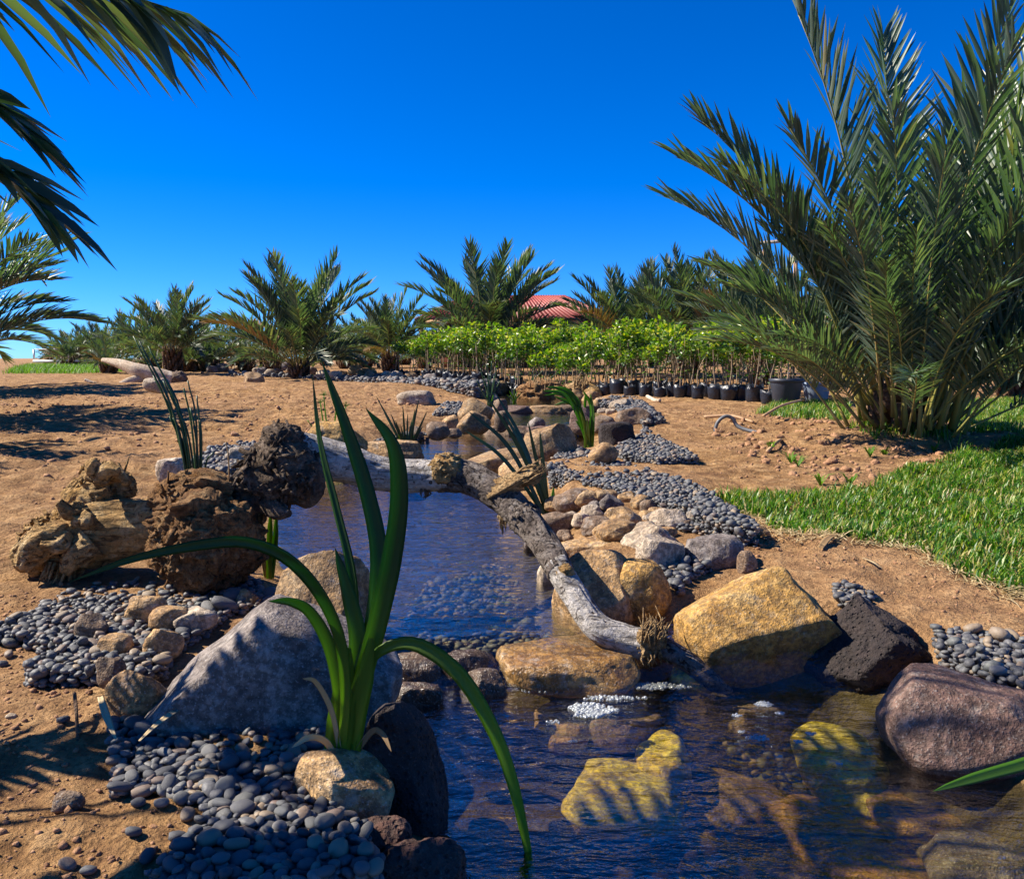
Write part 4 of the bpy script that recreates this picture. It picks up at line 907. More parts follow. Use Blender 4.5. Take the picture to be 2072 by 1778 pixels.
for k in range(900):
    p = edge[rw_.integers(200)] + [rw_.normal(0, .05), rw_.normal(.03, .07), 0]; p[2] = float(gz(np.array([p[0]]), np.array([p[1]]))[0]) + rw_.uniform(.002, .02); a = rw_.uniform(0, 6.28); l = rw_.uniform(.03, .09); d = np.array([math.cos(a), math.sin(a), rw_.normal(0, .15)]); sd_ = np.array([-d[1], d[0], 0]) * rw_.uniform(.0015, .0035)
    mb.add([p - sd_, p + sd_, p + d * l * .6 + sd_ + [0, 0, .006], p + d * l * .6 - sd_ + [0, 0, .006], p + d * l], [[0, 1, 2], [0, 2, 3], [3, 2, 4]])
tag(obj('straw_litter', mb.mesh('straw_litter', [M['straw']], False)), 'dry straw litter along the front edge of the lawn', 'straw', kind='stuff')
for px, py in [(1600, 935), (1615, 950), (1760, 930), (1790, 920), (1720, 985), (1660, 985), (1890, 905), (1560, 915)]:
    p = ground_hit(px, py); mb = MB(); rw_ = np.random.default_rng(px)
    for j in range(16):
        a = rw_.uniform(0, 6.28); l = rw_.uniform(.05, .13); d = np.array([math.cos(a), math.sin(a), 0]); s = np.array([-d[1], d[0], 0]) * .006
        mb.add([-s, s, d * l * .4 - s + [0, 0, l * .6], d * l * .4 + s + [0, 0, l * .6], d * l * .9 + [0, 0, l * .7]], [[0, 1, 3], [0, 3, 2], [2, 3, 4]])
    tag(obj('grass_tuft', mb.mesh('grass_tuft', [M['weed']], False), None, p), 'small grass tuft sprouting from crumbly soil before the palm clump', 'grass tuft', 'grass tufts on the crumbly soil')

# ------------------------------------------------------------------ driftwood
def limb(name, pts, rad, parent, mt, nu=64, nv=120, amp=.12, fa=3.0, fs=6.0, seed=1, knob=0.0):
    P = spline(pts, nv); rad = np.interp(np.linspace(0, 1, nv), np.linspace(0, 1, len(rad)), rad)
    seg = np.concatenate([[0], np.cumsum(np.linalg.norm(np.diff(P, axis=0), axis=1))])
    def dsp(n, nu_, th):
        S, TH = np.meshgrid(seg, th, indexing='ij'); Q3 = np.stack([np.cos(TH) * fa, np.sin(TH) * fa, S * fs], -1).reshape(-1, 3)
        lo = fbm(Q3 * .5, 2, seed).reshape(n, nu_); hi = fbm(Q3 * np.array([2.6, 2.6, .55]), 4, seed + 5, ridged=True, gain=.6).reshape(n, nu_)
        kn = np.maximum(0, fbm(Q3 * np.array([.7, .7, 1.2]), 2, seed + 9).reshape(n, nu_) - .25)
        return 1 + amp * 1.3 * lo + amp * hi + knob * kn
    mb = MB(); tube(mb, P, rad, nu, dsp)
    o = obj(name, mb.mesh(name, [M[mt]]), parent)
    if parent is not None: o.matrix_parent_inverse = Matrix.Translation(parent.location).inverted()
    return o
def lump(name, c, d, parent, mt, seed, lvl=5, amp=.3, fr=3.0):
    V, Fc = ico(lvl); o = np.random.default_rng(seed).uniform(-30, 30, 3)
    V = V * (1 + .22 * fbm(V * 1.3 + o, 2, seed) + amp * fbm(V * fr + o, 4, seed + 3, ridged=True) + .10 * fbm(V * 11 + o, 3, seed + 6, ridged=True))[:, None] * np.array(d) / 2
    ob = obj(name, mesh_np(name, V, [Fc], [M[mt]]), parent, c)
    if parent is not None: ob.matrix_parent_inverse = Matrix.Translation(parent.location).inverted()
    return ob
def splinters(name, base, d, L, n, rad, parent, mt, seed, spreadv=.25, th=.004):
    r = np.random.default_rng(seed); mb = MB(); d = np.asarray(d, float) / np.linalg.norm(d); s = np.cross(d, [0, 0, 1]); s /= np.linalg.norm(s); u = np.cross(s, d)
    for k in range(n):
        a = r.uniform(0, 6.28); q = rad * math.sqrt(r.random()); b = np.asarray(base) + s * q * math.cos(a) + u * q * math.sin(a); l = L * r.uniform(.45, 1.0)
        e = b + d * l + (s * r.normal(0, spreadv) + u * r.normal(0, spreadv)) * l * .35; m = (b + e) / 2 + u * r.normal(0, .01)
        tube(mb, [b - d * .02, m, e], [th * r.uniform(.8, 1.8), th * 1.1, th * .25], 5)
    ob = obj(name, mb.mesh(name, [M[mt]], False), parent); ob.matrix_parent_inverse = Matrix.Translation(parent.location).inverted(); return ob
YD = 3.55
g0 = ground_hit(270, 1160)
dw = empty('driftwood', (g0[0], g0[1], g0[2]), 'fallen driftwood trunk with knobbly burl and pale branch arching over the stream', 'driftwood')
limb('root_log', [aty(40, 1132, 3.62), aty(110, 1105, 3.62), aty(200, 1078, 3.62), aty(300, 1066, 3.62), aty(400, 1062, 3.60), aty(480, 1050, 3.62)], [.06, .115, .125, .12, .125, .12], dw, 'log', 110, 220, .07, 2.2, 4, 3, .45)
limb('root_arm', [aty(150, 1080, 3.58), aty(110, 1090, 3.52), aty(70, 1115, 3.48), aty(45, 1150, 3.46)], [.06, .065, .055, .03], dw, 'log', 48, 70, .24, 2.6, 14, 61, .9)
limb('root_arm', [aty(200, 1050, 3.62), aty(165, 1020, 3.64), aty(150, 1030, 3.62), aty(110, 1075, 3.58)], [.06, .06, .05, .035], dw, 'log', 48, 70, .26, 2.6, 14, 62, .9)
limb('root_arm', [aty(190, 1100, 3.52), aty(150, 1130, 3.48), aty(130, 1160, 3.46)], [.06, .04, .02], dw, 'log', 40, 50, .26, 2.6, 14, 63, .9)
limb('root_stub', [aty(215, 1050, 3.66), aty(205, 1005, 3.70), aty(205, 970, 3.72), aty(215, 940, 3.73)], [.075, .085, .075, .035], dw, 'log', 60, 80, .26, 2.6, 14, 17, .9)
limb('root_stub', [aty(170, 1040, 3.66), aty(155, 1000, 3.68), aty(165, 970, 3.68)], [.06, .05, .02], dw, 'log', 48, 50, .26, 2.6, 14, 18, .9)
lump('root_knob', aty(240, 985, 3.72), (.12, .13, .12), dw, 'log', 12, 5, .22, 4.5)
lump('root_knob', aty(95, 1105, 3.55), (.13, .14, .13), dw, 'log', 13, 5, .22, 4.5)
lump('burl', aty(418, 1090, 3.46), (.40, .36, .38), dw, 'burl', 14, 6, .13, 4.6)
limb('burl_collar', [aty(320, 1020, 3.54), aty(365, 995, 3.50), aty(420, 985, 3.50), aty(470, 1000, 3.52)], [.05, .07, .075, .06], dw, 'burl', 56, 90, .26, 2.6, 14, 15, .9)
limb('burl_collar', [aty(340, 1060, 3.42), aty(390, 1030, 3.36), aty(450, 1030, 3.38)], [.04, .06, .05], dw, 'burl', 48, 70, .28, 2.6, 16, 16, .9)
limb('gnarled_limb', [aty(465, 1065, 3.56), aty(505, 1000, 3.58), aty(540, 955, 3.58), aty(568, 915, 3.58), aty(575, 868, 3.58)], [.09, .08, .09, .085, .06], dw, 'gnarl', 90, 150, .20, 2.4, 9, 21, .7)
limb('limb_knot', [aty(560, 905, 3.56), aty(595, 940, 3.53), aty(600, 985, 3.52), aty(585, 1000, 3.53)], [.07, .075, .07, .035], dw, 'gnarl', 60, 90, .22, 2.6, 10, 22, .8)
limb('limb_knot', [aty(520, 985, 3.52), aty(560, 985, 3.50), aty(600, 990, 3.50)], [.06, .055, .03], dw, 'gnarl', 48, 60, .24, 2.6, 10, 27, .8)
lump('limb_crown', aty(575, 885, 3.58), (.15, .15, .10), dw, 'gnarl', 23, 5, .2, 4.5)
limb('limb_point', [aty(530, 1010, 3.53), aty(560, 1032, 3.46), aty(585, 1040, 3.42)], [.05, .035, .012], dw, 'gnarl', 24, 24, .22, 2.4, 9, 24)
def flakes(name, c, d, n, size, mt, seed, hemi=None):
    r = np.random.default_rng(seed); mb = MB()
    for k in range(n):
        u = r.normal(size=3); u /= np.linalg.norm(u)
        if u[1] > .5: continue
        p = np.asarray(c) + u * np.asarray(d) / 2 * r.uniform(.93, 1.06); s = np.cross(u, r.normal(size=3)); s /= np.linalg.norm(s); q = np.cross(u, s)
        l = size * r.uniform(.5, 1.5); wd = l * r.uniform(.3, .7); li = r.uniform(.1, .7); tp = p + s * l + u * l * li
        V = [p - q * wd * .5, p + q * wd * .5, tp + q * wd * r.uniform(.1, .4), tp - q * wd * r.uniform(.1, .4)]; th = u * -.008
        V = V + [v + th for v in V]; mb.add(V, None, [[0, 1, 2, 3], [7, 6, 5, 4], [0, 4, 5, 1], [1, 5, 6, 2], [2, 6, 7, 3], [3, 7, 4, 0]])
    o = obj(name, mb.mesh(name, [M[mt]], False), dw); o.matrix_parent_inverse = Matrix.Translation(dw.location).inverted(); return o
flakes('bark_flakes', aty(418, 1090, 3.46), (.42, .38, .40), 420, .035, 'burl', 70)
flakes('bark_flakes', aty(395, 1000, 3.50), (.26, .20, .16), 160, .03, 'burl', 71)
flakes('bark_flakes', aty(580, 950, 3.55), (.20, .2, .24), 260, .042, 'gnarl', 72)
flakes('bark_flakes', aty(602, 968, 3.52), (.17, .17, .17), 220, .038, 'gnarl', 79)
flakes('bark_flakes', aty(530, 965, 3.56), (.20, .2, .22), 160, .04, 'gnarl', 80)
splinters('root_fibres', aty(600, 995, 3.50), (.1, -.1, -1), .06, 36, .06, dw, 'gnarl', 15, .5, .004)
flakes('bark_flakes', aty(572, 885, 3.58), (.15, .15, .10), 70, .025, 'gnarl', 73)
rk = np.random.default_rng(88)
for k in range(16):
    cx_, cy_ = [(110, 1095), (205, 975), (160, 1040), (80, 1125)][k % 4]; a = rk.uniform(0, 6.28); L_ = rk.uniform(25, 60); yy = 3.60 + rk.uniform(-.1, .06)
    x_, y_ = cx_ + rk.uniform(-25, 25), cy_ + rk.uniform(-18, 18)
    limb('root_stub', [aty(x_, y_, yy), aty(x_ + math.cos(a) * L_ * .5, y_ + math.sin(a) * L_ * .4, yy - .05), aty(x_ + math.cos(a + .6) * L_, y_ + math.sin(a + .6) * L_ * .6, yy - .07)], [.032, .026, .012], dw, 'log', 28, 36, .28, 2.6, 16, 200 + k, .9)
flakes('bark_flakes', aty(110, 1095, 3.6), (.26, .24, .22), 150, .028, 'log', 74)
flakes('bark_flakes', aty(205, 975, 3.71), (.20, .2, .15), 110, .025, 'log', 75)
limb('pale_branch', [aty(590, 915, 3.62), aty(640, 925, 3.66), aty(700, 938, 3.68), aty(770, 958, 3.70), aty(850, 962, 3.70), aty(910, 962, 3.68)], [.092, .088, .078, .070, .064, .064], dw, 'branch', 72, 150, .055, 2.0, 5, 31, .25)
limb('arch_branch', [aty(890, 962, 3.69), aty(950, 968, 3.66), aty(1010, 1000, 3.60), aty(1060, 1050, 3.50), aty(1100, 1100, 3.38), aty(1135, 1160, 3.24)], [.066, .068, .068, .062, .054, .050], dw, 'branch_dark', 72, 170, .10, 2.2, 6, 32, .45)
limb('lower_branch', [aty(1125, 1145, 3.27), aty(1160, 1200, 3.16), aty(1205, 1265, 3.06), aty(1255, 1290, 3.03), aty(1310, 1305, 3.00)], [.050, .046, .047, .050, .048], dw, 'branch', 64, 120, .12, 2.2, 8, 33, .5)
limb('branch_tip', [aty(1300, 1300, 3.00), aty(1350, 1315, 2.98), aty(1400, 1345, 2.95), aty(1445, 1382, 2.93), aty(1480, 1400, 2.92)], [.042, .034, .032, .026, .010], dw, 'branch_dark', 40, 70, .14, 2.2, 8, 34)
lump('branch_burl', aty(903, 948, 3.66), (.13, .12, .12), dw, 'log', 35, 5, .16, 4.5)
flakes('bark_flakes', aty(903, 948, 3.66), (.13, .12, .12), 90, .022, 'log', 76)
limb('splintered_stub', [aty(1000, 1000, 3.58), aty(1045, 975, 3.52), aty(1085, 955, 3.46)], [.042, .032, .018], dw, 'splinter', 56, 60, .26, 4.5, 2, 36)
splinters('stub_splinters', aty(1060, 966, 3.50), aty(1095, 950, 3.44) - aty(1060, 966, 3.50), .13, 46, .032, dw, 'splinter', 5, .3, .005)
splinters('stub_splinters', aty(1000, 978, 3.6), aty(960, 965, 3.62) - aty(1000, 978, 3.6), .10, 20, .025, dw, 'gnarl', 6, .3, .004)
lump('branch_knot', aty(1062, 1050, 3.49), (.12, .12, .12), dw, 'branch_dark', 37, 5, .16, 4.5)
flakes('bark_flakes', aty(1062, 1050, 3.49), (.12, .12, .12), 70, .022, 'branch_dark', 78)
lump('branch_knot', aty(1145, 1165, 3.20), (.07, .07, .08), dw, 'log', 38, 5, .18, 4.5)
lump('broken_end', aty(1318, 1296, 2.98), (.09, .09, .09), dw, 'splinter', 39, 5, .18, 4.5)
flakes('bark_flakes', aty(1318, 1296, 2.98), (.09, .09, .09), 110, .02, 'splinter', 77)
splinters('end_splinters', aty(1320, 1290, 2.97), (.15, -.05, 1.0), .085, 46, .05, dw, 'splinter', 9, .8, .0035)
splinters('end_splinters', aty(1325, 1315, 2.96), (.2, -.2, -1.0), .06, 26, .04, dw, 'splinter', 10, .8, .0035)
splinters('hanging_bark', aty(1015, 1035, 3.55), (.05, -.05, -1), .10, 12, .010, dw, 'splinter', 7, .15, .004)
splinters('hanging_bark', aty(858, 992, 3.66), (.02, 0, -1), .045, 8, .014, dw, 'gnarl', 8, .3, .004)
splinters('root_fibres', aty(130, 1150, 3.55), (-.1, -.3, -1), .09, 40, .08, dw, 'log', 12, .6, .005)
splinters('root_fibres', aty(215, 955, 3.70), (-.1, -.2, 1), .05, 30, .07, dw, 'log', 13, 1.0, .004)

# bleached log on the far left field
q0 = ground_hit(290, 778); Yl = q0[1]
bl = empty('fallen_log', (q0[0], q0[1], q0[2]), 'bleached forked log lying on the far side of the tilled field', 'log')
sc = Yl / FPX
limb('log_body', [aty(352, 768, Yl), aty(310, 757, Yl), aty(275, 748, Yl), aty(240, 735, Yl + .2), aty(208, 728, Yl + .4)], [14 * sc, 15 * sc, 13 * sc, 9 * sc, 4 * sc], bl, 'bleached', 40, 60, .07, 2, 2, 41)
limb('log_fork', [aty(290, 765, Yl), aty(262, 772, Yl - .2), aty(235, 782, Yl - .4), aty(215, 783, Yl - .5), aty(190, 777, Yl - .5), aty(172, 768, Yl - .5)], [9 * sc, 8 * sc, 6 * sc, 7 * sc, 5 * sc, 3 * sc], bl, 'bleached', 32, 60, .12, 2, 2, 42)
lump('root_end', aty(362, 766, Yl), (28 * sc, 28 * sc, 26 * sc), bl, 'gnarl', 43, 4, .35, 3)
# two stumps at the head of the stream
for (x, y, wpx, hpx, lab, sd) in [(1098, 783, 92, 48, 'shaggy brown driftwood stump at the head of the stream', 51), (1178, 788, 62, 40, 'golden fibrous driftwood stump in front of the saplings', 52)]:
    p = aty(x, y, 16.6); p[2] = float(gz(np.array([p[0]]), np.array([p[1]]))[0]); s = p[1] / FPX
    e = empty('driftwood_stump', p, lab, 'stump'); lump('stump_body', p + [0, .3, hpx * s * .42], (wpx * s, wpx * s * .7, hpx * s), e, 'burl' if sd == 51 else 'splinter', sd, 5, .26, 3.2)
    limb('root_arm', [p + [wpx * s * .1, .2, hpx * s * .6], p + [wpx * s * .4, .0, hpx * s * .35], p + [wpx * s * .55, -.05, .02]], [.13, .12, .07], e, 'log', 24, 30, .16, 2, 4, sd + 7)
    splinters('fibres', p + [0, .2, hpx * s * .6], (.1, -.2, 1), .25, 60, wpx * s * .3, e, 'splinter', sd, .8, .012)
lg = ground_hit(1318, 808)

# ------------------------------------------------------------------ water plants
def blade(mb, P, wmax, prof=None, seg=22, fold=.18, facing=None, twist=0.0):
    P = spline(P, seg); T, N, B = frames(P); t = np.linspace(0, 1, seg)
    wdt = wmax * (np.interp(t, [0, .15, .45, .75, .92, 1], [.75, .9, 1.0, .8, .42, .02]) if prof is None else np.interp(t, np.linspace(0, 1, len(prof)), prof))
    f = np.array(facing if facing is not None else [0, -1, 0.15], float); S = np.cross(T, f); S /= np.linalg.norm(S, axis=1)[:, None] + 1e-9; U = np.cross(S, T)
    if twist:
        an = twist * (t - .4); S, U = S * np.cos(an)[:, None] + U * np.sin(an)[:, None], U * np.cos(an)[:, None] - S * np.sin(an)[:, None]
    cols = []
    for a in (-1, -.5, 0, .5, 1): cols.append(P + S * (a * wdt / 2)[:, None] + U * ((abs(a)) * wdt * fold - (.3 * wdt * fold))[:, None])
    for a in (.5, 0, -.5): cols.append(P + S * (a * wdt / 2)[:, None] + U * ((abs(a)) * wdt * fold - .3 * wdt * fold - wdt * .06 * (1 - abs(a)))[:, None])
    V = np.stack(cols, 1); k = V.shape[1]; ii = np.arange(seg * k).reshape(seg, k); nx = np.roll(ii, -1, 1)
    Qd = np.stack([ii[:-1], nx[:-1], nx[1:], ii[1:]], -1).reshape(-1, 4); mb.add(V.reshape(-1, 3), None, Qd)
ib = atz(690, 1535, .27)
iris = empty('water_iris', ib, 'tall green water iris with broad strap leaves growing between boulders', 'water plant')
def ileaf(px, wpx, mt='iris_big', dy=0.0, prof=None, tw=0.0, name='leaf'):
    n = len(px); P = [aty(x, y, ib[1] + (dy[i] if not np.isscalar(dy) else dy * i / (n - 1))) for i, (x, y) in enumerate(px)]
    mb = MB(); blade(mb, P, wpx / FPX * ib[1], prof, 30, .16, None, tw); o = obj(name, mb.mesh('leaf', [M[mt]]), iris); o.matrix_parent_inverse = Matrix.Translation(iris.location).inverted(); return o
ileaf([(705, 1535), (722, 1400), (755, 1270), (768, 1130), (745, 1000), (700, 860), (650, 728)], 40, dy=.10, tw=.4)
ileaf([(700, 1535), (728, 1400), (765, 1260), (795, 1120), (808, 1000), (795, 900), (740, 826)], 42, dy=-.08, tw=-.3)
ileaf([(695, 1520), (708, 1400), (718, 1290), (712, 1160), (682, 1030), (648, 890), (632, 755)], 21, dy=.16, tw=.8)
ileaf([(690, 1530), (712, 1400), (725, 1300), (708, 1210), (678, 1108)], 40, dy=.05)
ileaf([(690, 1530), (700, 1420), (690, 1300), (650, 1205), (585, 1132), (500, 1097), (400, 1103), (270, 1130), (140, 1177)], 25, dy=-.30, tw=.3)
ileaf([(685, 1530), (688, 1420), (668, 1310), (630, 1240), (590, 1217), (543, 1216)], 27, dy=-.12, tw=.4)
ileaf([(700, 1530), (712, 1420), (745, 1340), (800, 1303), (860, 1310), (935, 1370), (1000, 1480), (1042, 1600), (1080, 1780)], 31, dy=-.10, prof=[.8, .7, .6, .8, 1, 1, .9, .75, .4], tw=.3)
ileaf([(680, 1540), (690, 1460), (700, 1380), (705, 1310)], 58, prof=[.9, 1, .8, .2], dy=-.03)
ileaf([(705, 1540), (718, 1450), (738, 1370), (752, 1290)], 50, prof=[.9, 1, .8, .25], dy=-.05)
ileaf([(670, 1535), (680, 1470), (692, 1400), (685, 1350)], 40, prof=[.8, 1, .8, .3], mt='iris_yellow')
ileaf([(680, 1535), (660, 1500), (628, 1490), (590, 1512)], 16, mt='straw', dy=-.12)
ileaf([(715, 1530), (752, 1480), (775, 1485), (792, 1520)], 14, mt='dry_frond', dy=-.08)
ileaf([(690, 1535), (672, 1440), (640, 1380), (612, 1372)], 12, mt='straw', dy=-.10)
# leaf reaching in over the reddish slab
c2 = atz(2200, 1560, .16); ir2 = empty('water_iris', c2, 'water iris rooted beside the reddish slab with one leaf dipping into the pool', 'water plant')
for k, pts in enumerate([[(2210, 1570), (2130, 1535), (2050, 1553), (1970, 1575), (1888, 1600)], [(2210, 1570), (2230, 1450), (2260, 1330)], [(2215, 1570), (2190, 1450), (2160, 1350)], [(2220, 1570), (2260, 1480), (2320, 1420)]]):
    mb = MB(); blade(mb, [aty(x, y, c2[1] - .06 * i * (k == 0)) for i, (x, y) in enumerate(pts)], 26 / FPX * c2[1], None, 24, .16, [0, -.6, .8] if k == 0 else None); o = obj('leaf', mb.mesh('leaf', [M['iris']]), ir2); o.matrix_parent_inverse = Matrix.Translation(ir2.location).inverted()
def clump(name, bx, by, z, leaves, label, mt, wpx=6, stems=False, seed=0, cat='water plant', D=None, base=6):
    r = np.random.default_rng(seed); c = atz(bx, by, z) if D is None else aty(bx, by, D); e = empty(name, c, label, cat); s = c[1] / FPX
    for lf in leaves:
        m2 = lf[4] if len(lf) > 4 else mt; tx, ty, bx2, by2 = lf[:4]; y0 = c[1]; dy = r.normal(0, 12) * s
        P = [aty(bx + r.uniform(-base, base), by + 2, y0 + r.normal(0, 4) * s), aty(bx2, by2, y0 + dy * .5), aty(tx, ty, y0 + dy)]; P[0][2] = z - .03
        mb = MB()
        if stems: tube(mb, spline(P, 12), np.linspace(wpx * s * .5, wpx * s * .28, 12), 6)
        else: blade(mb, P, wpx * s, None, 14, .15, [r.normal(0, .4), -1, .2])
        o = obj('stem' if stems else 'leaf', mb.mesh(name, [M[m2]]), e); o.matrix_parent_inverse = Matrix.Translation(e.location).inverted()
    return e
r = np.random.default_rng(90)
rush = [(270, 680, 350, 850), (282, 690, 358, 860), (300, 700, 365, 850), (318, 735, 370, 850), (295, 715, 352, 840), (330, 770, 372, 870), (345, 800, 378, 890), (350, 845, 380, 910), (372, 785, 390, 880), (380, 770, 398, 870), (398, 800, 405, 890), (385, 825, 398, 900), (405, 850, 408, 910), (362, 830, 385, 900), (343, 842, 368, 910), (432, 915, 415, 950), (370, 905, 385, 950), (392, 860, 400, 920), (310, 760, 365, 880)]
clump('rush_clump', 398, 985, .36, rush, 'thin dark green rush stems rising behind the burl', 'iris_dark', 5.5, True, 1, D=3.85, base=14)
clump('reed_stalk', 461, 985, .36, [(457, 893, 463, 940, 'dry_frond')], 'single dry brown reed stalk between rushes and gnarled limb', 'dry_frond', 4, True, 2, D=3.75, base=1)
clump('iris_clump', 545, 1165, .24, [(528, 1040, 532, 1100, 'iris_yellow'), (548, 1035, 546, 1100, 'iris_yellow'), (560, 1035, 556, 1110, 'iris_yellow'), (535, 1090, 535, 1130, 'dry_frond'), (558, 1100, 552, 1140, 'iris_yellow')], 'short yellowing iris shoots beside the burl at the water edge', 'iris_yellow', 14, False, 3, D=3.75, base=5)
clump('iris_clump', 822, 912, .31, [(790, 835, 808, 880), (800, 850, 812, 885), (815, 820, 818, 870), (825, 835, 824, 880), (840, 825, 832, 880), (848, 805, 836, 865), (775, 830, 800, 875), (857, 860, 838, 890), (812, 862, 816, 890), (833, 850, 829, 880), (845, 872, 834, 895, 'iris_yellow'), (806, 878, 815, 900, 'iris_yellow'), (838, 880, 830, 900, 'iris_yellow'), (760, 800, 798, 870), (865, 830, 842, 880)], 'upright dark green iris clump at left of middle pool', 'iris_dark', 5, False, 4, base=10)
clump('iris_clump', 1192, 903, .31, [(1098, 790, 1150, 805), (1105, 782, 1160, 800), (1115, 780, 1165, 808), (1195, 795, 1200, 840), (1120, 800, 1170, 830), (1180, 790, 1198, 830), (1165, 850, 1180, 870), (1172, 830, 1184, 865, 'iris_yellow'), (1198, 850, 1196, 880, 'iris_yellow'), (1188, 845, 1190, 880, 'iris_yellow'), (1135, 790, 1172, 825)], 'bright green iris leaning left over the upper pools', 'iris', 9, False, 5, base=7)
clump('iris_clump', 1112, 1045, .23, [(945, 830, 1030, 905), (1000, 790, 1060, 900), (985, 800, 1050, 905), (1015, 830, 1065, 920), (940, 870, 1020, 930), (1092, 870, 1100, 950), (1068, 850, 1090, 950), (1085, 990, 1100, 1015, 'iris'), (1120, 985, 1118, 1015, 'iris'), (1098, 960, 1105, 1005, 'iris'), (1128, 1000, 1120, 1020, 'iris'), (1075, 960, 1095, 1005)], 'slender dark iris leaves leaning left over the splintered stub', 'iris_dark', 9, False, 6, base=8)
clump('rush_clump', 990, 820, .47, [(972, 745, 982, 780), (985, 735, 988, 780), (995, 730, 993, 775), (1005, 745, 998, 785), (980, 760, 985, 790), (1000, 760, 996, 790), (965, 770, 978, 795), (1012, 770, 1000, 795), (990, 755, 990, 785), (985, 800, 988, 810, 'iris'), (998, 800, 994, 812, 'iris')], 'dark upright rushes at left of the upper pools', 'iris_dark', 3.5, True, 7, base=8)
clump('iris_clump', 1040, 812, .46, [(1030, 790, 1036, 800), (1040, 785, 1040, 798), (1048, 790, 1044, 800), (1055, 795, 1047, 804), (1025, 798, 1034, 806)], 'tiny bright iris tuft in the uppermost pool', 'iris_yellow', 3, False, 8, base=4)
clump('iris_clump', 1180, 836, .40, [(1100, 800, 1140, 800, 'iris'), (1120, 820, 1150, 815), (1165, 800, 1172, 815), (1185, 795, 1184, 812)], 'small iris behind the leaning iris on upper pool', 'iris', 6, False, 9, base=4)
clump('rush_clump', 1075, 795, .5, [(1070, 755, 1072, 775), (1078, 750, 1076, 772), (1082, 757, 1078, 775), (1066, 765, 1070, 780), (1160, 740, 1120, 760), (1100, 748, 1080, 770)], 'sparse rushes before the shaggy stump', 'iris_dark', 2.5, True, 10, base=4)
pap = clump('papyrus', 665, 905, .36, [(648, 815, 655, 860), (640, 835, 652, 870), (700, 822, 685, 860), (682, 810, 676, 860), (622, 850, 640, 875), (655, 800, 660, 850)], 'young papyrus with tufted heads behind the pale branch', 'iris', 4, True, 11, base=14)
for tx, ty in [(648, 815), (682, 810), (655, 800), (700, 822)]:
    p = aty(tx, ty, atz(665, 905, .36)[1]); mb = MB(); rp = np.random.default_rng(tx)
    for j in range(26):
        d = rp.normal(size=3); d[2] = abs(d[2]); d /= np.linalg.norm(d); tube(mb, [p, p + d * .05], [.002, .001], 3, cap=False)
    o = obj('flower_head', mb.mesh('flower_head', [M['weed']]), pap); o.matrix_parent_inverse = Matrix.Translation(pap.location).inverted()
for j, (tx, ty) in enumerate([(625, 880), (650, 872), (700, 905), (670, 895)]):
    mb = MB(); q = atz(665, 912, .36); blade(mb, [q + [0, 0, 0], (q + aty(tx, ty, q[1])) / 2 + [0, 0, .05], aty(tx, ty, q[1] - .05)], .05, None, 12, .15, [0, -.5, .8]); o = obj('leaf', mb.mesh('leaf', [M['iris_yellow']]), pap); o.matrix_parent_inverse = Matrix.Translation(pap.location).inverted()
for k, (x, y, h, lab) in enumerate([(345, 752, 28, 'yellow flowering plant with sword leaves beside the bleached log'), (310, 742, 24, 'green leafy clump behind the bleached log')]):
    p = ground_hit(x, y); s = p[1] / FPX
    e = clump('flowering_plant', x, y, p[2], [(x - 8, y - h, x - 4, y - h / 2), (x + 6, y - h, x + 3, y - h / 2), (x, y - h - 4, x, y - h / 2), (x - 14, y - h * .7, x - 7, y - h * .5), (x + 12, y - h * .6, x + 7, y - h * .4)], lab, 'weed', 5, False, 20 + k, cat='plant', D=p[1], base=4)
    if k == 0:
        for dx, dy in [(-14, -8), (12, -16), (16, -12), (-10, -4), (9, -12)]:
            q = aty(x + dx, y + dy, p[1]); V_, F_ = ico(2); o = obj('flower', mesh_np('flower', V_ * (1 + .5 * np.sin(np.arctan2(V_[:, 1], V_[:, 0]) * 5))[:, None] * np.array([.045, .045, .03]), [F_], [M['yellow_petal']]), e); o.location = q; o.matrix_parent_inverse = Matrix.Translation(e.location).inverted()

# ------------------------------------------------------------------ foam
def foam(name, cx, cy, n, rx, ry, z, s0, s1, label, seed):
    r = np.random.default_rng(seed); mb = MB(); c = atz(cx, cy, z); Vb, Fb = ico(2)
    for k in range(n):
        a = r.uniform(0, 6.283); q = r.random() ** .55; x = c[0] + rx * q * math.cos(a) * (1 + .3 * math.sin(3 * a + seed)); y = c[1] + ry * q * math.sin(a); s = s0 * (s1 / s0) ** (r.random() ** 2)
        mb.add(Vb * s + np.array([x, y, z + s * .15]), Fb)
    return tag(obj(name, mb.mesh(name, [M['foam']])), label, 'foam', kind='stuff')
foam('foam_patch', 1195, 1438, 420, .07, .055, ZL, .003, .0085, 'white bubble foam patch below the golden cascade rock', 1)
foam('foam_patch', 1235, 1412, 130, .09, .02, ZL, .0025, .007, 'strip of bubbles along foot of the cascade rock', 2)
foam('foam_patch', 1320, 1388, 300, .11, .03, ZL, .0025, .007, 'bubbles gathered beside the sunken branch tip', 3)
foam('foam_patch', 1090, 1395, 60, .10, .025, ZL, .003, .008, 'scattered large bubbles at foot of dark cascade rocks', 4)
for k, (x, y, n, q) in enumerate([(1547, 1424, 120, .028), (1535, 1492, 110, .03), (1578, 1443, 40, .014), (1640, 1484, 40, .013), (1615, 1500, 30, .012), (1490, 1447, 30, .014), (1120, 1460, 30, .02), (1160, 1500, 20, .012), (1575, 1530, 18, .010), (1700, 1545, 14, .008), (1500, 1480, 20, .012)]):
    foam('foam_patch', x, y, n, q, q * .75, ZL, .0018, .0042, 'small drifting raft of bubbles on the lower pool', 10 + k)['group'] = 'bubble rafts on the lower pool'

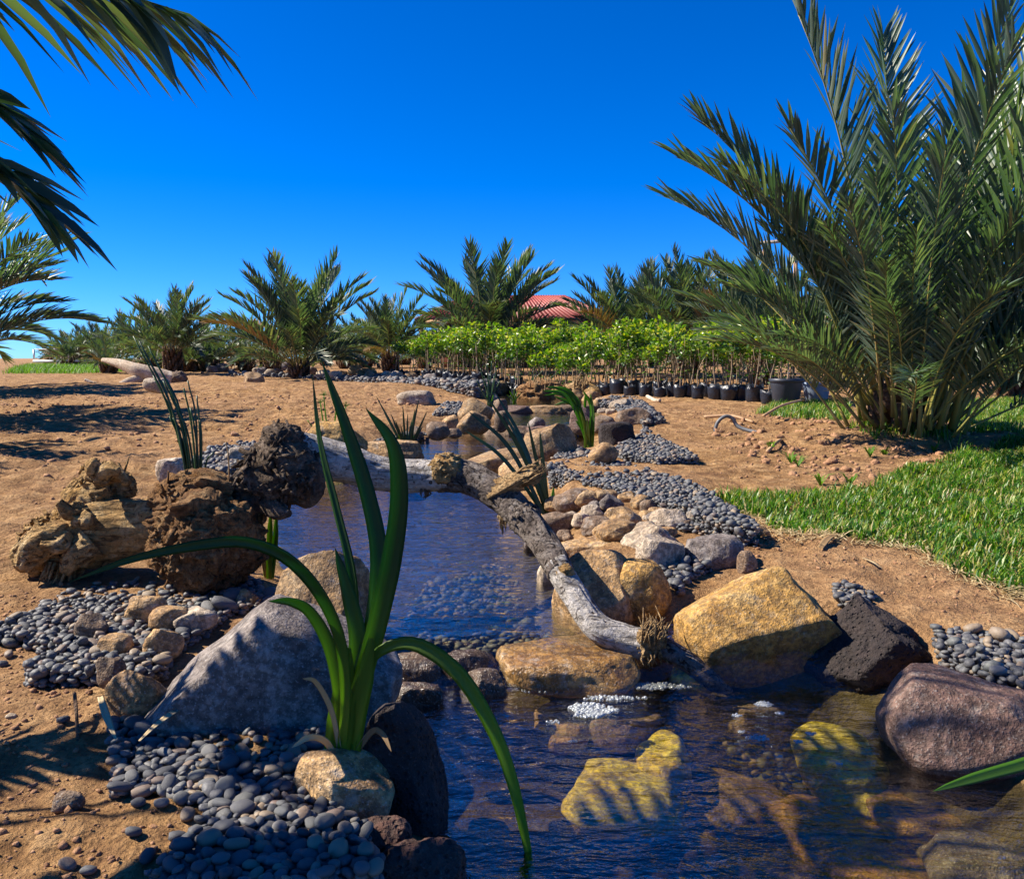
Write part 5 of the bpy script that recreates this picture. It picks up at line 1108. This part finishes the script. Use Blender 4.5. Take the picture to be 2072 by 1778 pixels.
# ------------------------------------------------------------------ dry leaves, hose, sticks
def strip(name, px, wpx, mt, label, cat, lift=.012):
    P = [ground_hit(x, y) + [0, 0, lift + (.008 if 0 < i < len(px) - 1 else 0)] for i, (x, y) in enumerate(px)]
    mb = MB(); blade(mb, P, wpx / FPX * P[0][1], [.8, 1, 1, .7, .3], 14, .12, [0, -.3, 1]); return tag(obj(name, mb.mesh(name, [M[mt]])), label, cat)
strip('dry_leaf', [(400, 1462), (360, 1490), (320, 1520), (284, 1552)], 15, 'straw', 'dry straw coloured leaf blade lying across the dark pebbles', 'leaf', .062)
strip('dry_leaf', [(205, 1452), (218, 1490), (236, 1530)], 15, 'straw', 'bent dry leaf blade at left edge of the lower pebble bed', 'leaf', .045)
strip('dry_leaf', [(1660, 1118), (1675, 1105), (1695, 1092)], 16, 'dry_frond', 'curled brown dry leaf on soil at the lawn edge', 'leaf')
strip('dry_leaf', [(1745, 1130), (1765, 1145), (1785, 1150)], 6, 'straw', 'thin straw piece at the lawn edge', 'leaf')
def stick(name, px, rpx, mt, label, cat, lifts):
    P = [ground_hit(x, y) + [0, 0, l] for (x, y), l in zip(px, lifts)]; s = P[0][1] / FPX; mb = MB(); PP = spline(P, 20); tube(mb, PP, np.linspace(rpx * s, rpx * s * .8, 20), 8); return tag(obj(name, mb.mesh(name, [M[mt]])), label, cat)
hp = ground_hit(1455, 872); s = hp[1] / FPX; mb = MB()
hpts = [hp + [-.05, 0, -.03], hp + [-.02, 0, .10], hp + [.06, 0, .17], hp + [.14, 0, .15], hp + [.22, -.05, .05], hp + [.5, -.3, -.02]]
tube(mb, spline(hpts, 30), .02, 8); tag(obj('irrigation_hose', mb.mesh('irrigation_hose', [M['hose']])), 'grey irrigation hose looping out of the right bank soil', 'hose')
stick('stick', [(1425, 848), (1480, 850), (1525, 856)], 3, 'timber', 'thin pale stick on soil behind the irrigation hose', 'stick', [.02, .03, .02])
stick('stick', [(1545, 862), (1580, 850), (1620, 842)], 3, 'timber', 'thin stick leaning against the trench edge', 'stick', [.1, .16, .2])
stick('stick', [(1310, 807), (1325, 812), (1335, 815)], 4, 'bleached', 'short grey branch piece on soil before the grow bags', 'stick', [.03, .03, .03])
stick('stick', [(1553, 918), (1575, 905), (1590, 896)], 4, 'timber', 'broken frond stalk lying on crumbly soil', 'stick', [.02, .04, .05])
stick('twig', [(153, 1450), (156, 1475), (158, 1500)], 4, 'trunk', 'short dark twig stuck in soil left of the pebbles', 'twig', [.06, .04, .0])

# ------------------------------------------------------------------ house, crossbar, trailer
def roof_panel(name, a, b, c, d, parent, nrib=26):
    """corrugated sheet a-b along eave, d-c along ridge"""
    a, b, c, d = [np.asarray(q, float) for q in (a, b, c, d)]; n = np.cross(b - a, d - a); n /= np.linalg.norm(n); n = n if n[2] > 0 else -n
    t = np.linspace(0, 1, nrib * 4 + 1); off = .035 * np.sin(t * nrib * 2 * np.pi); lo = a + (b - a) * t[:, None] + n * off[:, None]; hi = d + (c - d) * t[:, None] + n * off[:, None]
    V = np.vstack([lo, hi, lo - n * .03, hi - n * .03]); m = len(t); i = np.arange(m - 1)
    Qd = np.concatenate([np.stack([i, i + 1, i + 1 + m, i + m], 1), np.stack([i + 2 * m + 1, i + 2 * m, i + 3 * m, i + 3 * m + 1], 1), np.stack([i + 1, i, i + 2 * m, i + 2 * m + 1], 1)])
    return obj(name, mesh_np(name, V, [Qd], [M['roof']]), parent)
HY = 36.0
def hpnt(px, py, dY=0): return aty(px, py, HY + dY)
gl_ = hpnt(900, 735); gr_ = hpnt(1260, 735); hz0 = float(gz(np.array([gl_[0]]), np.array([HY]))[0])
house = empty('house', ((gl_[0] + gr_[0]) / 2, HY, hz0), 'low house with red corrugated roof and veranda posts behind the palms', 'house')
hc = np.array(house.location)
eL, eR = hpnt(845, 648, 0), hpnt(1250, 636, 0); ez = eL[2]; rz_ = hpnt(935, 598, 3)[2]
x0, x1 = eL[0] - hc[0], eR[0] - hc[0]; dz0 = ez - hz0; dz1 = rz_ - hz0
roof_panel('roof_panel', (x0, -1.2, dz0), (x1, -1.2, dz0), (x1 - 2.0, 3, dz1), (x0 + 1.8, 3, dz1), house, 40)
roof_panel('roof_panel', (x1, 7.2, dz0), (x0, 7.2, dz0), (x0 + 1.8, 3, dz1), (x1 - 2.0, 3, dz1), house, 40)
roof_panel('roof_panel', (x0, 7.2, dz0), (x0, -1.2, dz0), (x0 + 1.8, 3.02, dz1), (x0 + 1.8, 2.98, dz1), house, 34)
roof_panel('roof_panel', (x1, -1.2, dz0), (x1, 7.2, dz0), (x1 - 2.0, 3.02, dz1), (x1 - 2.0, 2.98, dz1), house, 34)
mb = MB(); wx0, wx1 = x0 + .9, x1 - .9; box(mb, ((wx0 + wx1) / 2, 3.4, dz0 * .5 - .02), (wx1 - wx0, 6.0, dz0 + .1)); obj('wall', mb.mesh('wall', [M['wall']], False), house)
for k in range(4):
    xx = wx0 + (wx1 - wx0) * (k + .5) / 4; mb = MB(); box(mb, (xx, .375, 1.35), (.9, .06, 1.0)); wdo = obj('window', mb.mesh('window', [M['timber']], False), house)
    mb = MB(); box(mb, (xx, .335, 1.35), (.78, .03, .88)); obj('pane', mb.mesh('pane', [M['glass_dark']], False), wdo)
for k in range(7):
    xx = x0 + .25 + (x1 - x0 - .5) * k / 6; mb = MB(); box(mb, (xx, -1.0, dz0 / 2 - .03), (.16, .16, dz0)); obj('veranda_post', mb.mesh('veranda_post', [M['timber']], False), house)
mb = MB(); box(mb, ((x0 + x1) / 2, -1.0, dz0 - .10), (x1 - x0, .10, .14)); obj('fascia_beam', mb.mesh('fascia_beam', [M['timber']], False), house)

p = aty(1575, 740, 24); zz = float(gz(np.array([p[0]]), np.array([24.]))[0]); zt = aty(1575, 488, 24)[2]
cb = empty('timber_frame', (p[0], 24, zz), 'timber frame with pale crossbar showing above the palm fronds', 'frame'); h = zt - zz
mb = MB(); box(mb, (0, 0, h), (1.15, .10, .08), Matrix.Rotation(R(-5), 3, 'Y')); obj('crossbar', mb.mesh('crossbar', [M['bleached']], False), cb)
for dx in (-.42, .42):
    mb = MB(); box(mb, (dx, .10, h / 2 - .06), (.09, .09, h - .02)); obj('post', mb.mesh('post', [M['timber']], False), cb)
mb = MB(); box(mb, (-.0, -.02, h + .06), (.12, .10, .14)); obj('bracket', mb.mesh('bracket', [M['white_paint']], False), cb)

p = aty(111, 746, 40); zz = float(gz(np.array([p[0]]), np.array([40.]))[0])
tr = empty('farm_trailer', (p[0], 40, zz), 'white farm trailer with open rack loaded with dry palm cuttings', 'trailer')
tr.scale = (1.05, 1, .55)
mb = MB(); box(mb, (0, .8, .42), (1.55, 2.2, .14)); obj('bed', mb.mesh('bed', [M['white_paint']], False), tr)
for sx in (-1, 1):
    for sy in (-.25, 1.85):
        mb = MB(); box(mb, (sx * .74, sy, .92), (.06, .06, .86)); obj('rack_post', mb.mesh('rack_post', [M['white_paint']], False), tr)
    mb = MB(); box(mb, (sx * .74, .8, 1.375), (.055, 2.16, .05)); obj('rack_rail', mb.mesh('rack_rail', [M['white_paint']], False), tr)
    mb = MB(); tube(mb, [(sx * .66 - .09, .8, .26), (sx * .66 - .08, .8, .26), (sx * .66 + .08, .8, .26), (sx * .66 + .09, .8, .26)], [.2, .29, .29, .2], 20); obj('wheel', mb.mesh('wheel', [M['rubber']]), tr)
for sy in (-.25, 1.85):
    mb = MB(); box(mb, (0, sy, 1.376), (1.42, .05, .05)); obj('rack_rail', mb.mesh('rack_rail', [M['white_paint']], False), tr)
mb = MB(); box(mb, (0, -.32, .40), (1.5, .04, .22)); obj('tailgate', mb.mesh('tailgate', [M['white_paint']], False), tr)
mb = MB(); rr2 = np.random.default_rng(4)
for k in range(260):
    a = rr2.uniform(0, 3.14); q = np.array([rr2.uniform(-.65, .65), rr2.uniform(-.1, 1.7), .5 + rr2.random() * .45]); d = np.array([math.cos(a), math.sin(a) * .6, rr2.normal(0, .2)]) * .4; tube(mb, [q - d * .5, q + d * .5 + [0, 0, -.03]], [.02, .008], 4)
tag(obj('palm_cuttings', mb.mesh('palm_cuttings', [M['dry_frond']], False), None, (p[0], 40, zz - .12)), 'heap of dry brown palm cuttings on the farm trailer', 'cuttings', kind='stuff')
